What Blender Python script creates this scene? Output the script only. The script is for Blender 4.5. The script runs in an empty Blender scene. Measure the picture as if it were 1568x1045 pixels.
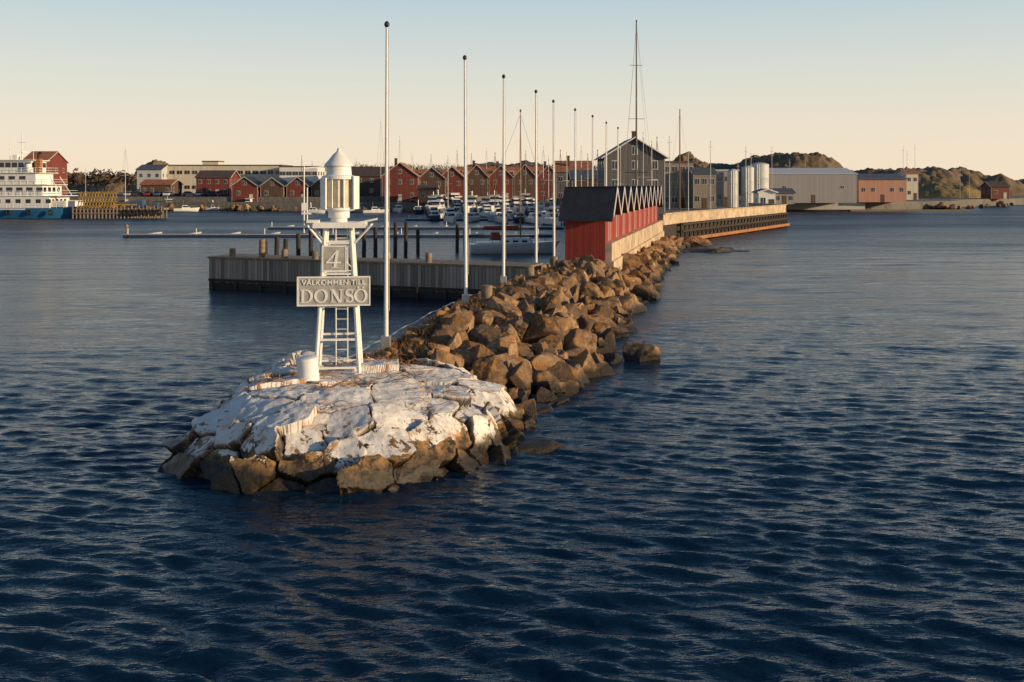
import bpy, bmesh, math, random
import numpy as np
from mathutils import Vector, Matrix
random.seed(5); np.random.seed(5)
R=math.radians
F=1524.0; CX=784.0; HY=282.0; CH=7.0     # survey constants of the photograph
def wx(px,d): return (px-CX)/F*d
def wz(py,d): return CH-(py-HY)/F*d
def wd(py,z=0.0): return (CH-z)*F/(py-HY)
sc=bpy.context.scene
col=sc.collection

# ------------------------------------------------------------ materials
def nodes(name):
    m=bpy.data.materials.new(name); m.use_nodes=True
    nt=m.node_tree; b=nt.nodes['Principled BSDF']
    return m,nt,b
def L(nt,a,b): nt.links.new(a,b)
def math_n(nt,op,a,b=None,clamp=False):
    n=nt.nodes.new('ShaderNodeMath'); n.operation=op; n.use_clamp=clamp
    for i,v in enumerate((a,b)):
        if v is None: continue
        if isinstance(v,(int,float)): n.inputs[i].default_value=v
        else: L(nt,v,n.inputs[i])
    return n.outputs[0]
def mixc(nt,fac,a,b,blend='MIX'):
    n=nt.nodes.new('ShaderNodeMix'); n.data_type='RGBA'; n.blend_type=blend
    if isinstance(fac,(int,float)): n.inputs[0].default_value=fac
    else: L(nt,fac,n.inputs[0])
    for i,v in ((6,a),(7,b)):
        if isinstance(v,(tuple,list)): n.inputs[i].default_value=(*v[:3],1)
        else: L(nt,v,n.inputs[i])
    return n.outputs[2]
def ramp(nt,fac,p0,p1,c0=(0,0,0),c1=(1,1,1)):
    n=nt.nodes.new('ShaderNodeValToRGB'); e=n.color_ramp.elements
    e[0].position=p0; e[1].position=p1; e[0].color=(*c0,1); e[1].color=(*c1,1)
    L(nt,fac,n.inputs[0]); return n.outputs[0]
def noise(nt,vec,scale,detail=5,rough=.6,dist=0):
    n=nt.nodes.new('ShaderNodeTexNoise'); n.inputs['Scale'].default_value=scale
    n.inputs['Detail'].default_value=detail; n.inputs['Roughness'].default_value=rough
    n.inputs['Distortion'].default_value=dist
    if vec is not None: L(nt,vec,n.inputs['Vector'])
    return n.outputs[0]
def coords(nt,scale=(1,1,1),kind='Object'):
    t=nt.nodes.new('ShaderNodeTexCoord'); m=nt.nodes.new('ShaderNodeMapping')
    m.inputs['Scale'].default_value=scale
    L(nt,t.outputs[kind],m.inputs[0]); return m.outputs[0]
def geopos(nt,scale=(1,1,1),rot=0):
    t=nt.nodes.new('ShaderNodeNewGeometry'); m=nt.nodes.new('ShaderNodeMapping')
    m.inputs['Scale'].default_value=scale; m.inputs['Rotation'].default_value=(0,0,rot)
    L(nt,t.outputs['Position'],m.inputs[0]); return m.outputs[0]
def bump(nt,b,h,strength=.5,dist=.05,prev=None):
    n=nt.nodes.new('ShaderNodeBump'); n.inputs['Strength'].default_value=strength
    n.inputs['Distance'].default_value=dist; L(nt,h,n.inputs['Height'])
    if prev is not None: L(nt,prev,n.inputs['Normal'])
    if b is not None: L(nt,n.outputs[0],b.inputs['Normal'])
    return n.outputs[0]
def M(name,c,rough=.6,var=.25,scale=2.0,metal=0,bmp=.15,bs=20):
    m,nt,b=nodes(name); co=coords(nt)
    n=noise(nt,co,scale,6,.65)
    dark=tuple(x*(1-var) for x in c); lite=tuple(min(1,x*(1+var*.5)) for x in c)
    c_=ramp(nt,n,.35,.65,dark,lite); L(nt,c_,b.inputs['Base Color'])
    b.inputs['Roughness'].default_value=rough; b.inputs['Metallic'].default_value=metal
    if bmp: bump(nt,b,noise(nt,co,bs,4),bmp,.02)
    return m
def plank(name,c,freq=5.0,rough=.75,var=.3,groove=.35,stain=None):
    m,nt,b=nodes(name); co=coords(nt)
    s=nt.nodes.new('ShaderNodeSeparateXYZ'); L(nt,co,s.inputs[0])
    u=math_n(nt,'MULTIPLY',math_n(nt,'ADD',s.outputs[0],s.outputs[1]),freq)
    fr=math_n(nt,'FRACT',u); cell=math_n(nt,'FLOOR',u)
    g=math_n(nt,'LESS_THAN',fr,.12)
    wn=nt.nodes.new('ShaderNodeTexWhiteNoise'); wn.noise_dimensions='1D'; L(nt,cell,wn.inputs['W'])
    st=noise(nt,coords(nt,(6,6,.7)),1.5,5,.7)
    v=math_n(nt,'ADD',math_n(nt,'MULTIPLY',wn.outputs[0],.5),math_n(nt,'MULTIPLY',st,.7))
    c_=ramp(nt,v,.2,.95,tuple(x*(1-var) for x in c),tuple(min(1,x*(1+var*.6)) for x in c))
    c_=mixc(nt,math_n(nt,'MULTIPLY',g,1-groove),c_,tuple(x*.25 for x in c))
    L(nt,c_,b.inputs['Base Color']); b.inputs['Roughness'].default_value=rough
    bump(nt,b,math_n(nt,'SUBTRACT',1.0,g),.5,.02)
    return m
def glass(name,c=(.02,.03,.04)):
    m,nt,b=nodes(name); b.inputs['Base Color'].default_value=(*c,1); b.inputs['Roughness'].default_value=.08
    return m

white=M('white_paint',(.80,.79,.76),.45,.10,3)
whited=M('weathered_white_paint',(.74,.73,.70),.5,.25,4,bmp=.25)
trimw=M('faded_white_trim',(.54,.50,.45),.6,.2)
grey=M('grey_paint',(.36,.37,.38),.6,.2)
signgrey=M('sign_grey',(.40,.385,.355),.6,.25,5)
lgrey=M('light_grey_paint',(.52,.53,.53),.6,.15)
black=M('black_paint',(.025,.025,.028),.5,.3)
roofblack=M('black_roof_felt',(.022,.024,.03),.6,.4,1.5)
rooftile=M('orange_roof_tile',(.40,.15,.065),.75,.4,1.2)
roofbrown=M('brown_roof_tile',(.10,.065,.05),.75,.35,1.2)
roofgrey=M('grey_roof',(.10,.105,.12),.6,.3,1.2)
red=plank('falu_red_boards',(.30,.034,.02),5.0)
redfar=plank('red_boards',(.19,.042,.03),3.0)
orangew=plank('orange_boards',(.42,.17,.08),3.0)
brownw=plank('brown_boards',(.11,.065,.045),3.0)
greyw=plank('grey_boards',(.125,.12,.12),3.5)
taupew=plank('taupe_render',(.26,.22,.18),1.0,var=.15,groove=.9)
creamw=plank('cream_boards',(.64,.56,.44),2.5,var=.15,groove=.7)
pinkw=plank('pink_boards',(.48,.25,.18),2.0,var=.15,groove=.7)
hallw=plank('corrugated_grey_metal',(.31,.295,.295),2.2,var=.1,groove=.75)
concrete=M('concrete',(.52,.40,.28),.85,.4,.9,bmp=.4)
darkwood=M('tarred_wood',(.04,.028,.022),.8,.5,3,bmp=.5)
oldwood=M('weathered_wood',(.24,.18,.125),.85,.45,4,bmp=.5)
rust=M('rusty_orange_timber',(.36,.15,.055),.8,.4,2,bmp=.3)
yellowm=M('yellow_painted_timber',(.50,.31,.06),.6,.4,1)
rubber=M('rubber',(.018,.018,.018),.8,.3)
metal=M('galvanised_metal',(.5,.5,.5),.4,.2,3,metal=.7)
wire=M('steel_wire',(.08,.08,.08),.5,.2,3,bmp=0)
gl=glass('window_glass'); glb=glass('boat_window',(.015,.02,.03))
blue=M('blue_hull_paint',(.02,.12,.28),.4,.2); navy=M('navy_canvas',(.02,.035,.08),.8,.3)
redc=M('red_canvas',(.35,.05,.03),.8,.3); cream=M('cream_lantern',(.66,.58,.42),.35,.25,3)
mastw=M('varnished_mast',(.22,.10,.04),.4,.3); lightw=M('light_hull_gelcoat',(.75,.75,.74),.25,.06)
carcols=[M('car_paint_%d'%i,c,.3,.05,bmp=0) for i,c in enumerate([(.5,.5,.52),(.03,.03,.035),(.3,.04,.03),(.08,.12,.2),(.7,.7,.7),(.2,.2,.21)])]

def jetty_mat():
    m,nt,b=nodes('grey_weathered_planks'); co=coords(nt)
    s=nt.nodes.new('ShaderNodeSeparateXYZ'); L(nt,co,s.inputs[0])
    u=math_n(nt,'MULTIPLY',s.outputs[0],4.2); fr=math_n(nt,'FRACT',u); cell=math_n(nt,'FLOOR',u)
    wn=nt.nodes.new('ShaderNodeTexWhiteNoise'); wn.noise_dimensions='1D'; L(nt,cell,wn.inputs['W'])
    st=noise(nt,coords(nt,(8,8,.8)),1.5,6,.7)
    v=math_n(nt,'ADD',math_n(nt,'MULTIPLY',wn.outputs[0],.55),math_n(nt,'MULTIPLY',st,.6))
    c_=ramp(nt,v,.25,.9,(.15,.12,.10),(.42,.35,.28))
    z=math_n(nt,'ADD',s.outputs[2],math_n(nt,'MULTIPLY',noise(nt,coords(nt,(3,3,.5)),2,4),.35))
    wet=ramp(nt,z,.55,.85,(1,1,1),(0,0,0))
    c_=mixc(nt,wet,c_,(.018,.016,.014))
    g=math_n(nt,'LESS_THAN',fr,.1)
    c_=mixc(nt,g,c_,(.02,.018,.016))
    L(nt,c_,b.inputs['Base Color']); b.inputs['Roughness'].default_value=.8
    bump(nt,b,math_n(nt,'ADD',math_n(nt,'SUBTRACT',1.0,g),math_n(nt,'MULTIPLY',st,.4)),.6,.03)
    return m
jettym=jetty_mat()

def rock_mat(name,painted=False):
    m,nt,b=nodes(name); p=geopos(nt)
    s=nt.nodes.new('ShaderNodeSeparateXYZ'); L(nt,p,s.inputs[0]); z=s.outputs[2]
    geo=nt.nodes.new('ShaderNodeNewGeometry'); sn=nt.nodes.new('ShaderNodeSeparateXYZ'); L(nt,geo.outputs['True Normal'],sn.inputs[0])
    n2=noise(nt,p,3.2,9,.72); n3=noise(nt,p,16,5,.7)
    c=ramp(nt,n2,.32,.64,(.08,.05,.032),(.54,.385,.24))
    if not painted:
        at=nt.nodes.new('ShaderNodeAttribute'); at.attribute_name='tone'
        tn=ramp(nt,at.outputs['Fac'],0,1,(.30,.26,.25),(1.2,1.06,.92))
        c=mixc(nt,1.0,c,tn,'MULTIPLY')
    c=mixc(nt,math_n(nt,'MULTIPLY',ramp(nt,n3,.5,.7),.5),c,(.04,.03,.024))
    l=ramp(nt,noise(nt,p,1.3,8,.78,.4),.51,.57)
    up=ramp(nt,sn.outputs[2],.1,.6)
    c=mixc(nt,math_n(nt,'MULTIPLY',math_n(nt,'MULTIPLY',l,up),.8 if not painted else .4),c,(.44,.19,.03))
    if painted:
        c=mixc(nt,ramp(nt,noise(nt,p,1.6,6,.75),.40,.60),(.12,.08,.045),(.38,.21,.07))
        c=mixc(nt,ramp(nt,noise(nt,p,3.6,7,.75),.49,.57),c,(.028,.02,.014))
        zz=math_n(nt,'ADD',z,math_n(nt,'MULTIPLY',math_n(nt,'SUBTRACT',noise(nt,p,.9,6,.7),.5),1.2))
        at2=nt.nodes.new('ShaderNodeAttribute'); at2.attribute_name='tone'
        zz=math_n(nt,'ADD',zz,math_n(nt,'MULTIPLY',math_n(nt,'SUBTRACT',at2.outputs['Fac'],.5),.55))
        pm=ramp(nt,zz,.60,.62)
        flak=math_n(nt,'ADD',noise(nt,p,2.7,8,.72,.3),math_n(nt,'MULTIPLY',z,.115))
        fl=ramp(nt,flak,.545,.555)
        pm2=math_n(nt,'MULTIPLY',pm,fl)
        at=nt.nodes.new('ShaderNodeAttribute'); at.attribute_name='crack'
        pm2=math_n(nt,'MULTIPLY',pm2,math_n(nt,'SUBTRACT',1.0,at.outputs['Fac'],True))
        wc=ramp(nt,noise(nt,p,1.2,8,.7),.3,.6,(.62,.57,.51),(.83,.81,.77))
        wc=mixc(nt,math_n(nt,'MULTIPLY',ramp(nt,n3,.55,.72),.3),wc,(.40,.35,.29))
        sv=noise(nt,geopos(nt,(3.4,3.4,.3)),1.0,6,.65,.2)
        steep=ramp(nt,sn.outputs[2],.45,.85,(1,1,1),(.3,.3,.3))
        wc=mixc(nt,math_n(nt,'MULTIPLY',math_n(nt,'MULTIPLY',ramp(nt,sv,.55,.61),steep),.9),wc,(.48,.21,.055))
        stn=nt.nodes.new('ShaderNodeAttribute'); stn.attribute_name='stain'
        wc=mixc(nt,math_n(nt,'MULTIPLY',math_n(nt,'MULTIPLY',stn.outputs['Fac'],ramp(nt,n2,.40,.56)),.9),wc,(.34,.17,.06))
        c=mixc(nt,pm2,c,wc)
        c=mixc(nt,math_n(nt,'MULTIPLY',at.outputs['Fac'],.92),c,(.013,.009,.006))
    lo=.48 if not painted else .58
    wet=ramp(nt,math_n(nt,'ADD',z,math_n(nt,'MULTIPLY',noise(nt,p,2.2,5),.5)),lo,lo+.28,(1,1,1),(0,0,0))
    weed=ramp(nt,noise(nt,p,9,5,.7),.35,.7,(.006,.005,.004),(.06,.038,.012))
    c=mixc(nt,wet,c,weed)
    L(nt,c,b.inputs['Base Color'])
    r=math_n(nt,'SUBTRACT',.85,math_n(nt,'MULTIPLY',wet,.5)); L(nt,r,b.inputs['Roughness'])
    h=math_n(nt,'ADD',math_n(nt,'MULTIPLY',noise(nt,p,4,9,.75),1.0),math_n(nt,'MULTIPLY',n3,.25))
    bump(nt,b,h,.8 if not painted else .5,.14 if not painted else .08)
    return m
rockm=rock_mat('granite_boulder'); paintrock=rock_mat('whitewashed_rock',True)

def land_mat(name,a,b_,c_,sc_=.06):
    m,nt,b=nodes(name); p=geopos(nt)
    c=ramp(nt,noise(nt,p,sc_,8,.72),.4,.6,a,b_)
    c=mixc(nt,ramp(nt,noise(nt,p,sc_*4,6,.7),.48,.58),c,c_)
    L(nt,c,b.inputs['Base Color']); b.inputs['Roughness'].default_value=.9
    bump(nt,b,noise(nt,p,sc_*8,6,.7),.5,.7); return m
hillm=land_mat('heath_rock_hill',(.11,.075,.04),(.20,.135,.065),(.18,.13,.09))
grassm=land_mat('dry_grass_slope',(.20,.14,.05),(.30,.20,.07),(.14,.11,.05))
asph=land_mat('quay_ground',(.12,.11,.10),(.2,.18,.16),(.16,.15,.13),.15)
farm=land_mat('distant_wood',(.10,.08,.075),(.14,.115,.10),(.09,.075,.07),.03)

# ------------------------------------------------------------ mesh builder
def empty(name,loc=(0,0,0),rz=0,rx=0,ry=0):
    o=bpy.data.objects.new(name,None); o.location=loc; o.rotation_euler=(rx,ry,rz); o.empty_display_size=.3
    col.objects.link(o); return o
class B:
    def __init__(s): s.v=[]; s.f=[]
    def add(s,vs,fs):
        n=len(s.v); s.v+= [tuple(v) for v in vs]; s.f+=[tuple(i+n for i in f) for f in fs]; return s
    def box(s,c,d,rz=0,taper=1.0,ry=0,rx=0):
        x,y,z=d[0]/2,d[1]/2,d[2]/2; vs=[]
        mt=Matrix.Rotation(rz,3,'Z')@Matrix.Rotation(ry,3,'Y')@Matrix.Rotation(rx,3,'X')
        for sz in(-1,1):
            t=taper if sz>0 else 1
            for sx,sy in((-1,-1),(1,-1),(1,1),(-1,1)):
                vs.append(Vector(c)+mt@Vector((sx*x*t,sy*y*t,sz*z)))
        return s.add(vs,[(3,2,1,0),(4,5,6,7),(0,1,5,4),(1,2,6,5),(2,3,7,6),(3,0,4,7)])
    def b2(s,a,b):
        return s.box([(a[i]+b[i])/2 for i in range(3)],[abs(b[i]-a[i]) for i in range(3)])
    def tube(s,p,q,r,r2=None,n=8):
        p=Vector(p);q=Vector(q); r2=r if r2 is None else r2
        d=(q-p); 
        if d.length<1e-6: return s
        d.normalize(); a=Vector((0,0,1)) if abs(d.z)<.9 else Vector((1,0,0))
        u=d.cross(a).normalized(); w=d.cross(u)
        vs=[]
        for P,rr in((p,r),(q,r2)):
            for i in range(n):
                t=2*math.pi*i/n; vs.append(P+u*math.cos(t)*rr+w*math.sin(t)*rr)
        fs=[(i,(i+1)%n,n+(i+1)%n,n+i) for i in range(n)]+[tuple(range(n-1,-1,-1)),tuple(range(n,2*n))]
        return s.add(vs,fs)
    def lathe(s,prof,c=(0,0,0),n=20):
        vs=[];fs=[]
        for r,z in prof:
            for i in range(n):
                t=2*math.pi*i/n; vs.append((c[0]+r*math.cos(t),c[1]+r*math.sin(t),c[2]+z))
        for k in range(len(prof)-1):
            for i in range(n):
                fs.append((k*n+i,k*n+(i+1)%n,(k+1)*n+(i+1)%n,(k+1)*n+i))
        fs.append(tuple(range(n-1,-1,-1))); fs.append(tuple((len(prof)-1)*n+i for i in range(n)))
        return s.add(vs,fs)
    def torus(s,c,R_,r,axis='Y',n=14,m=6):
        vs=[];fs=[]
        for i in range(n):
            t=2*math.pi*i/n
            for j in range(m):
                k=2*math.pi*j/m; a=(R_+r*math.cos(k)); x,y,z=a*math.cos(t),r*math.sin(k),a*math.sin(t)
                vs.append((c[0]+x,c[1]+y,c[2]+z) if axis=='Y' else (c[0]+y,c[1]+x,c[2]+z))
        for i in range(n):
            for j in range(m):
                fs.append((i*m+j,((i+1)%n)*m+j,((i+1)%n)*m+(j+1)%m,i*m+(j+1)%m))
        return s.add(vs,fs)
    def strip(s,outer,inner,y0,y1,closed=True):
        n=len(outer); vs=[(x,y0,z) for x,z in outer]+[(x,y0,z) for x,z in inner]+[(x,y1,z) for x,z in outer]+[(x,y1,z) for x,z in inner]; fs=[]
        for i in range(n if closed else n-1):
            j=(i+1)%n; fs+=[(i,j,n+j,n+i),(2*n+i,2*n+j,j,i),(n+i,n+j,3*n+j,3*n+i),(3*n+i,3*n+j,2*n+j,2*n+i)]
        if not closed: fs+=[(0,n,3*n,2*n),(n-1,2*n-1,4*n-1,3*n-1)]
        return s.add(vs,fs)
    def obj(s,name,mt,par=None,smooth=False,bev=0):
        me=bpy.data.meshes.new(name); me.from_pydata(s.v,[],s.f); me.update()
        bm=bmesh.new(); bm.from_mesh(me); bmesh.ops.recalc_face_normals(bm,faces=bm.faces); bm.to_mesh(me); bm.free()
        me.materials.append(mt)
        if smooth:
            me.polygons.foreach_set('use_smooth',[True]*len(me.polygons))
            try: me.set_sharp_from_angle(angle=R(40))
            except Exception: pass
        o=bpy.data.objects.new(name,me); col.objects.link(o)
        if par is not None: o.parent=par
        if bev:
            md=o.modifiers.new('bevel','BEVEL'); md.width=bev; md.segments=2; md.limit_method='ANGLE'
        return o
def npmesh(name,v,f,mt,smooth=True,par=None,sharp=None):
    me=bpy.data.meshes.new(name)
    me.vertices.add(len(v)); me.vertices.foreach_set('co',np.asarray(v,dtype=np.float32).ravel())
    k=f.shape[1]; me.loops.add(f.size); me.loops.foreach_set('vertex_index',f.ravel().astype(np.int32))
    me.polygons.add(len(f)); me.polygons.foreach_set('loop_start',np.arange(0,f.size,k,dtype=np.int32))
    me.polygons.foreach_set('loop_total',np.full(len(f),k,dtype=np.int32))
    me.polygons.foreach_set('use_smooth',np.full(len(f),smooth))
    me.update(calc_edges=True); me.validate()
    if sharp:
        try: me.set_sharp_from_angle(angle=R(sharp))
        except Exception: pass
    me.materials.append(mt); o=bpy.data.objects.new(name,me); col.objects.link(o)
    if par: o.parent=par
    return o
def hsh(i,j,k,s):
    n=(i.astype(np.int64)*374761393+j.astype(np.int64)*668265263+k.astype(np.int64)*2147483647+s*974711)&0xffffffff
    n=((n^(n>>13))*1274126177)&0xffffffff; n=(n^(n>>16))
    return (n&0xffff)/65535.0
def vn(p,s=0):
    i=np.floor(p); f=p-i; f=f*f*(3-2*f); i=i.astype(np.int64); r=0
    for a in(0,1):
        for b in(0,1):
            for c in(0,1):
                w=(f[:,0] if a else 1-f[:,0])*(f[:,1] if b else 1-f[:,1])*(f[:,2] if c else 1-f[:,2])
                r=r+w*hsh(i[:,0]+a,i[:,1]+b,i[:,2]+c,s)
    return r*2-1
def fbm(p,o=4,s=0,g=.5):
    r=0;a=1
    for k in range(o): r=r+a*vn(p*(2.03**k)+k*17.3,s+k); a*=g
    return r

# ------------------------------------------------------------ world, sun, camera
SAZ=R(110); SEL=R(10.5)
w=bpy.data.worlds.new('World'); sc.world=w; w.use_nodes=True; nt=w.node_tree
sky=nt.nodes.new('ShaderNodeTexSky'); sky.sky_type='NISHITA'; sky.sun_disc=False
sky.sun_elevation=SEL; sky.sun_rotation=SAZ; sky.air_density=1.0; sky.dust_density=1.2; sky.ozone_density=1.5
bg=nt.nodes['Background']; bg.inputs[1].default_value=.12
tc=nt.nodes.new('ShaderNodeTexCoord'); sx=nt.nodes.new('ShaderNodeSeparateXYZ'); L(nt,tc.outputs['Generated'],sx.inputs[0])
rp=nt.nodes.new('ShaderNodeValToRGB'); el=rp.color_ramp.elements
stops=[(0.0,(1.0,.82,.61)),(.05,(.92,.80,.635)),(.11,(.75,.76,.68)),(.18,(.545,.66,.71)),(.27,(.19,.31,.45)),(.45,(.055,.15,.30)),(1.0,(.022,.07,.18))]
el[0].position=stops[0][0]; el[0].color=(*stops[0][1],1); el[1].position=1; el[1].color=(*stops[-1][1],1)
for p_,c_ in stops[1:-1]:
    q=el.new(p_); q.color=(*c_,1)
L(nt,sx.outputs[2],rp.inputs[0])
sc_=mixc(nt,1.0,rp.outputs[0],(8.4,8.4,8.4),'MULTIPLY')
L(nt,mixc(nt,.88,sky.outputs[0],sc_),bg.inputs[0])
sl=bpy.data.lights.new('sun','SUN'); sl.energy=5.0; sl.angle=R(.5); sl.color=(1,.74,.44)
so=bpy.data.objects.new('sun',sl); col.objects.link(so)
sd=Vector((math.sin(SAZ)*math.cos(SEL),math.cos(SAZ)*math.cos(SEL),math.sin(SEL)))
so.rotation_euler=sd.to_track_quat('Z','Y').to_euler(); so.location=(60,-20,40)
cam=bpy.data.cameras.new('camera'); co=bpy.data.objects.new('camera',cam); col.objects.link(co)
co.location=(0,0,CH); co.rotation_euler=(R(90),0,0); cam.sensor_width=36; cam.lens=36*F/1568
cam.shift_y=-(522.5-HY)/1568; cam.clip_end=8000; sc.camera=co
sc.view_settings.view_transform='Standard'; sc.view_settings.look='None'; sc.view_settings.exposure=0

# ------------------------------------------------------------ sea
def sea():
    xs=[0.0];d=.066
    while xs[-1]<5000:
        if xs[-1]>17: d*=1.035
        xs.append(xs[-1]+d)
    xs=np.array([-a for a in xs[:0:-1]]+xs)
    ys=[11.0];d=.05
    while ys[-1]<6000:
        if ys[-1]>24: d*=1.010 if ys[-1]<350 else 1.06
        ys.append(ys[-1]+d)
    pre=[-4000,-1500,-500,-150,-60,-25,-8,2,6,9]
    ys=np.array(pre+ys)
    X,Y=np.meshgrid(xs,ys); dx=np.gradient(xs); dy=np.gradient(ys)
    DX,DY=np.meshgrid(dx,dy); Z=np.zeros_like(X)
    rng=np.random.RandomState(3)
    wx_=X+.35*np.sin(Y*.21+1)+.3*np.sin(X*.17+Y*.13); wy_=Y+.3*np.sin(X*.26+.5)+.25*np.sin(X*.11-Y*.19+2)
    for i in range(100):
        if i<76: lam=.23*(1.15/.23)**(rng.rand()**.95); st=.066
        elif i<84: lam=1.3*(2.4/1.3)**rng.rand(); st=.020
        else: lam=2.5*(12/2.5)**rng.rand(); st=.016
        th=R(-106)+rng.randn()*R(17)
        k=2*math.pi/lam; kx,ky=k*math.cos(th),k*math.sin(th)
        att=np.clip(1.8-(abs(kx)*DX+abs(ky)*DY)/1.5,0,1)
        gk=k*.10; gr=.55+.45*np.sin(gk*(wx_*math.cos(th+.9)+wy_*math.sin(th+.9))+rng.rand()*6)
        ph=kx*wx_+ky*wy_+rng.rand()*6.28
        Z+=att*gr*st/k*(np.sin(ph)+.28*np.sin(2*ph+1.57))
    calm=1-.6*np.clip((Y-66)/10,0,1)*np.clip((X*-1+ (Y-35)*.23-3)/4,0,1)
    gust=.85+.25*fbm(np.stack([X.ravel()*.05,Y.ravel()*.09,X.ravel()*0],1),3,4).reshape(X.shape)
    Z*=calm*gust
    n=len(xs);m=len(ys)
    v=np.stack([X.ravel(),Y.ravel(),Z.ravel()],1)
    idx=np.arange(n*m).reshape(m,n)
    f=np.stack([idx[:-1,:-1],idx[:-1,1:],idx[1:,1:],idx[1:,:-1]],-1).reshape(-1,4)
    mt,nt,b=nodes('sea_water'); 
    b.inputs['Base Color'].default_value=(.003,.019,.042,1)
    b.inputs['IOR'].default_value=1.33
    g=nt.nodes.new('ShaderNodeNewGeometry'); s=nt.nodes.new('ShaderNodeSeparateXYZ'); L(nt,g.outputs['Position'],s.inputs[0])
    far=nt.nodes.new('ShaderNodeMapRange'); L(nt,s.outputs[1],far.inputs[0]); far.inputs[1].default_value=25; far.inputs[2].default_value=170; far.inputs[3].default_value=.05; far.inputs[4].default_value=.40
    patch=noise(nt,geopos(nt,(.25,1,1)),.05,5,.6)
    rr_=math_n(nt,'MULTIPLY',far.outputs[0],ramp(nt,patch,.35,.65,(.7,.7,.7),(1.15,1.15,1.15)))
    L(nt,rr_,b.inputs['Roughness'])
    p=geopos(nt,(.5,1.25,1),R(-15)); n1=noise(nt,p,5.5,3,.6,.3)
    p2=geopos(nt,(.25,1.0,1),R(-15)); n2=noise(nt,p2,1.6,5,.62,.3)
    n3=noise(nt,geopos(nt,(.22,1.0,1),R(-12)),.42,4,.7,.3)
    fw=nt.nodes.new('ShaderNodeMapRange'); L(nt,s.outputs[1],fw.inputs[0]); fw.inputs[1].default_value=35; fw.inputs[2].default_value=110; fw.inputs[3].default_value=0; fw.inputs[4].default_value=.85
    h=math_n(nt,'ADD',math_n(nt,'MULTIPLY',n1,.06),math_n(nt,'MULTIPLY',n2,.10))
    h=math_n(nt,'ADD',h,math_n(nt,'MULTIPLY',n3,fw.outputs[0]))
    bump(nt,b,h,1.0,.6)
    npmesh('sea_water',v,f,mt)
sea()

# ------------------------------------------------------------ islet
def islet():
    na,nr=860,220; th=np.linspace(0,2*math.pi,na,endpoint=False); rho=np.linspace(0,1.0,nr)**.75*1.12
    T,Q=np.meshgrid(th,rho)
    ca,sa=np.cos(T),np.sin(T)
    e=2.8; rad=(np.abs(ca)**e+np.abs(sa)**e)**(-1/e)
    rad*=1+.05*np.sin(3*T+1)+.035*np.sin(5*T+2.2)+.02*np.sin(9*T)
    X=-4.4+4.5*rad*Q*ca; Y=28.0+5.35*rad*Q*sa
    Zt=1.66+.10*np.sin(X*.9+1)+.10*np.cos(Y*.8)
    Z=Zt*(1-np.clip(Q,0,2)**4.6)-.04
    P=np.stack([X.ravel(),Y.ravel(),Z.ravel()],1)
    G=P.reshape(nr,na,3); du=np.roll(G,-1,1)-np.roll(G,1,1); dv=np.gradient(G,axis=0)
    nn=np.cross(du,dv).reshape(-1,3)*-1; l=np.linalg.norm(nn,axis=1,keepdims=True); nn=np.where(l>1e-9,nn/np.maximum(l,1e-9),[[0,0,1]])
    sg=np.sign(nn[:,2:3]+1e-6); nn=np.where(sg<0,-nn,nn)
    rng=np.random.RandomState(11)
    pick=[]; pi=[]; cand=rng.permutation(len(P))
    for c in cand[:12000]:
        p=P[c]; mind=1.9 if p[2]>1.35 else (1.15 if p[2]>.7 else .85)
        mind*=(.7+.6*((c*7919)%100)/100)
        if all((p[0]-q[0])**2+(p[1]-q[1])**2+2.2*(p[2]-q[2])**2>mind**2 for q in pick): pick.append(p); pi.append(c)
    S=np.array(pick); K=len(S)
    Nn=nn[pi]+rng.randn(K,3)*np.array([.22,.22,.22]); Nn/=np.linalg.norm(Nn,axis=1,keepdims=True)
    W=P+np.stack([fbm(P*1.1+9,4,1),fbm(P*1.1+30,4,2),fbm(P*1.1+50,4,3)],1)*.15
    sc3=np.array([1,1,1.3])
    D=np.sqrt((((W[:,None,:]-S[None])*sc3)**2).sum(2)); o=np.argsort(D,1)[:,:2]
    f1=D[np.arange(len(P)),o[:,0]]; f2=D[np.arange(len(P)),o[:,1]]; cid=o[:,0]
    off=rng.uniform(-.14,.16,K)[cid]
    side=np.clip((1.45-P[:,2])/.8,0,1)
    # every block gets its own flat face
    pl=-((P-S[cid])*Nn[cid]).sum(1)/np.maximum((nn*Nn[cid]).sum(1),.45)
    pl=np.clip(pl,-.45,.40)
    e=f2-f1
    opened=(hsh(np.minimum(o[:,0],o[:,1]),np.maximum(o[:,0],o[:,1]),o[:,0]*0,5))
    wd_=.03+.07*opened**1.5
    cr=np.clip(1-e/wd_,0,1)*np.where(opened>.30,1,.15)
    cr*=(.55+.45*side)
    chip=np.abs(fbm(P*1.7,3,21)); 
    d=off*(.35+.65*side)+pl*(.30+.62*side)-cr*.26+fbm(P*1.2,3,7)*.05-chip*.04+fbm(P*6,3,9)*.012
    P2=P+nn*d[:,None]
    idx=np.arange(na*nr).reshape(nr,na); j=np.roll(idx,-1,1)
    f=np.stack([idx[:-1],j[:-1],j[1:],idx[1:]],-1).reshape(-1,4)
    ob=npmesh('painted_rock_islet',P2,f,paintrock,sharp=30)
    a=ob.data.attributes.new('crack','FLOAT','POINT'); a.data.foreach_set('value',np.clip(cr*1.7,0,1).astype(np.float32))
    a=ob.data.attributes.new('stain','FLOAT','POINT'); a.data.foreach_set('value',(np.clip(1-e/.24,0,1)*np.where(opened>.30,1,.1)*(.45+.55*side)).astype(np.float32))
    a=ob.data.attributes.new('tone','FLOAT','POINT'); a.data.foreach_set('value',rng.rand(K)[cid].astype(np.float32))
    return P2
ISL=islet()
def islz(x,y):
    d=(ISL[:,0]-x)**2+(ISL[:,1]-y)**2; return float(ISL[np.argmin(d),2])
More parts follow.
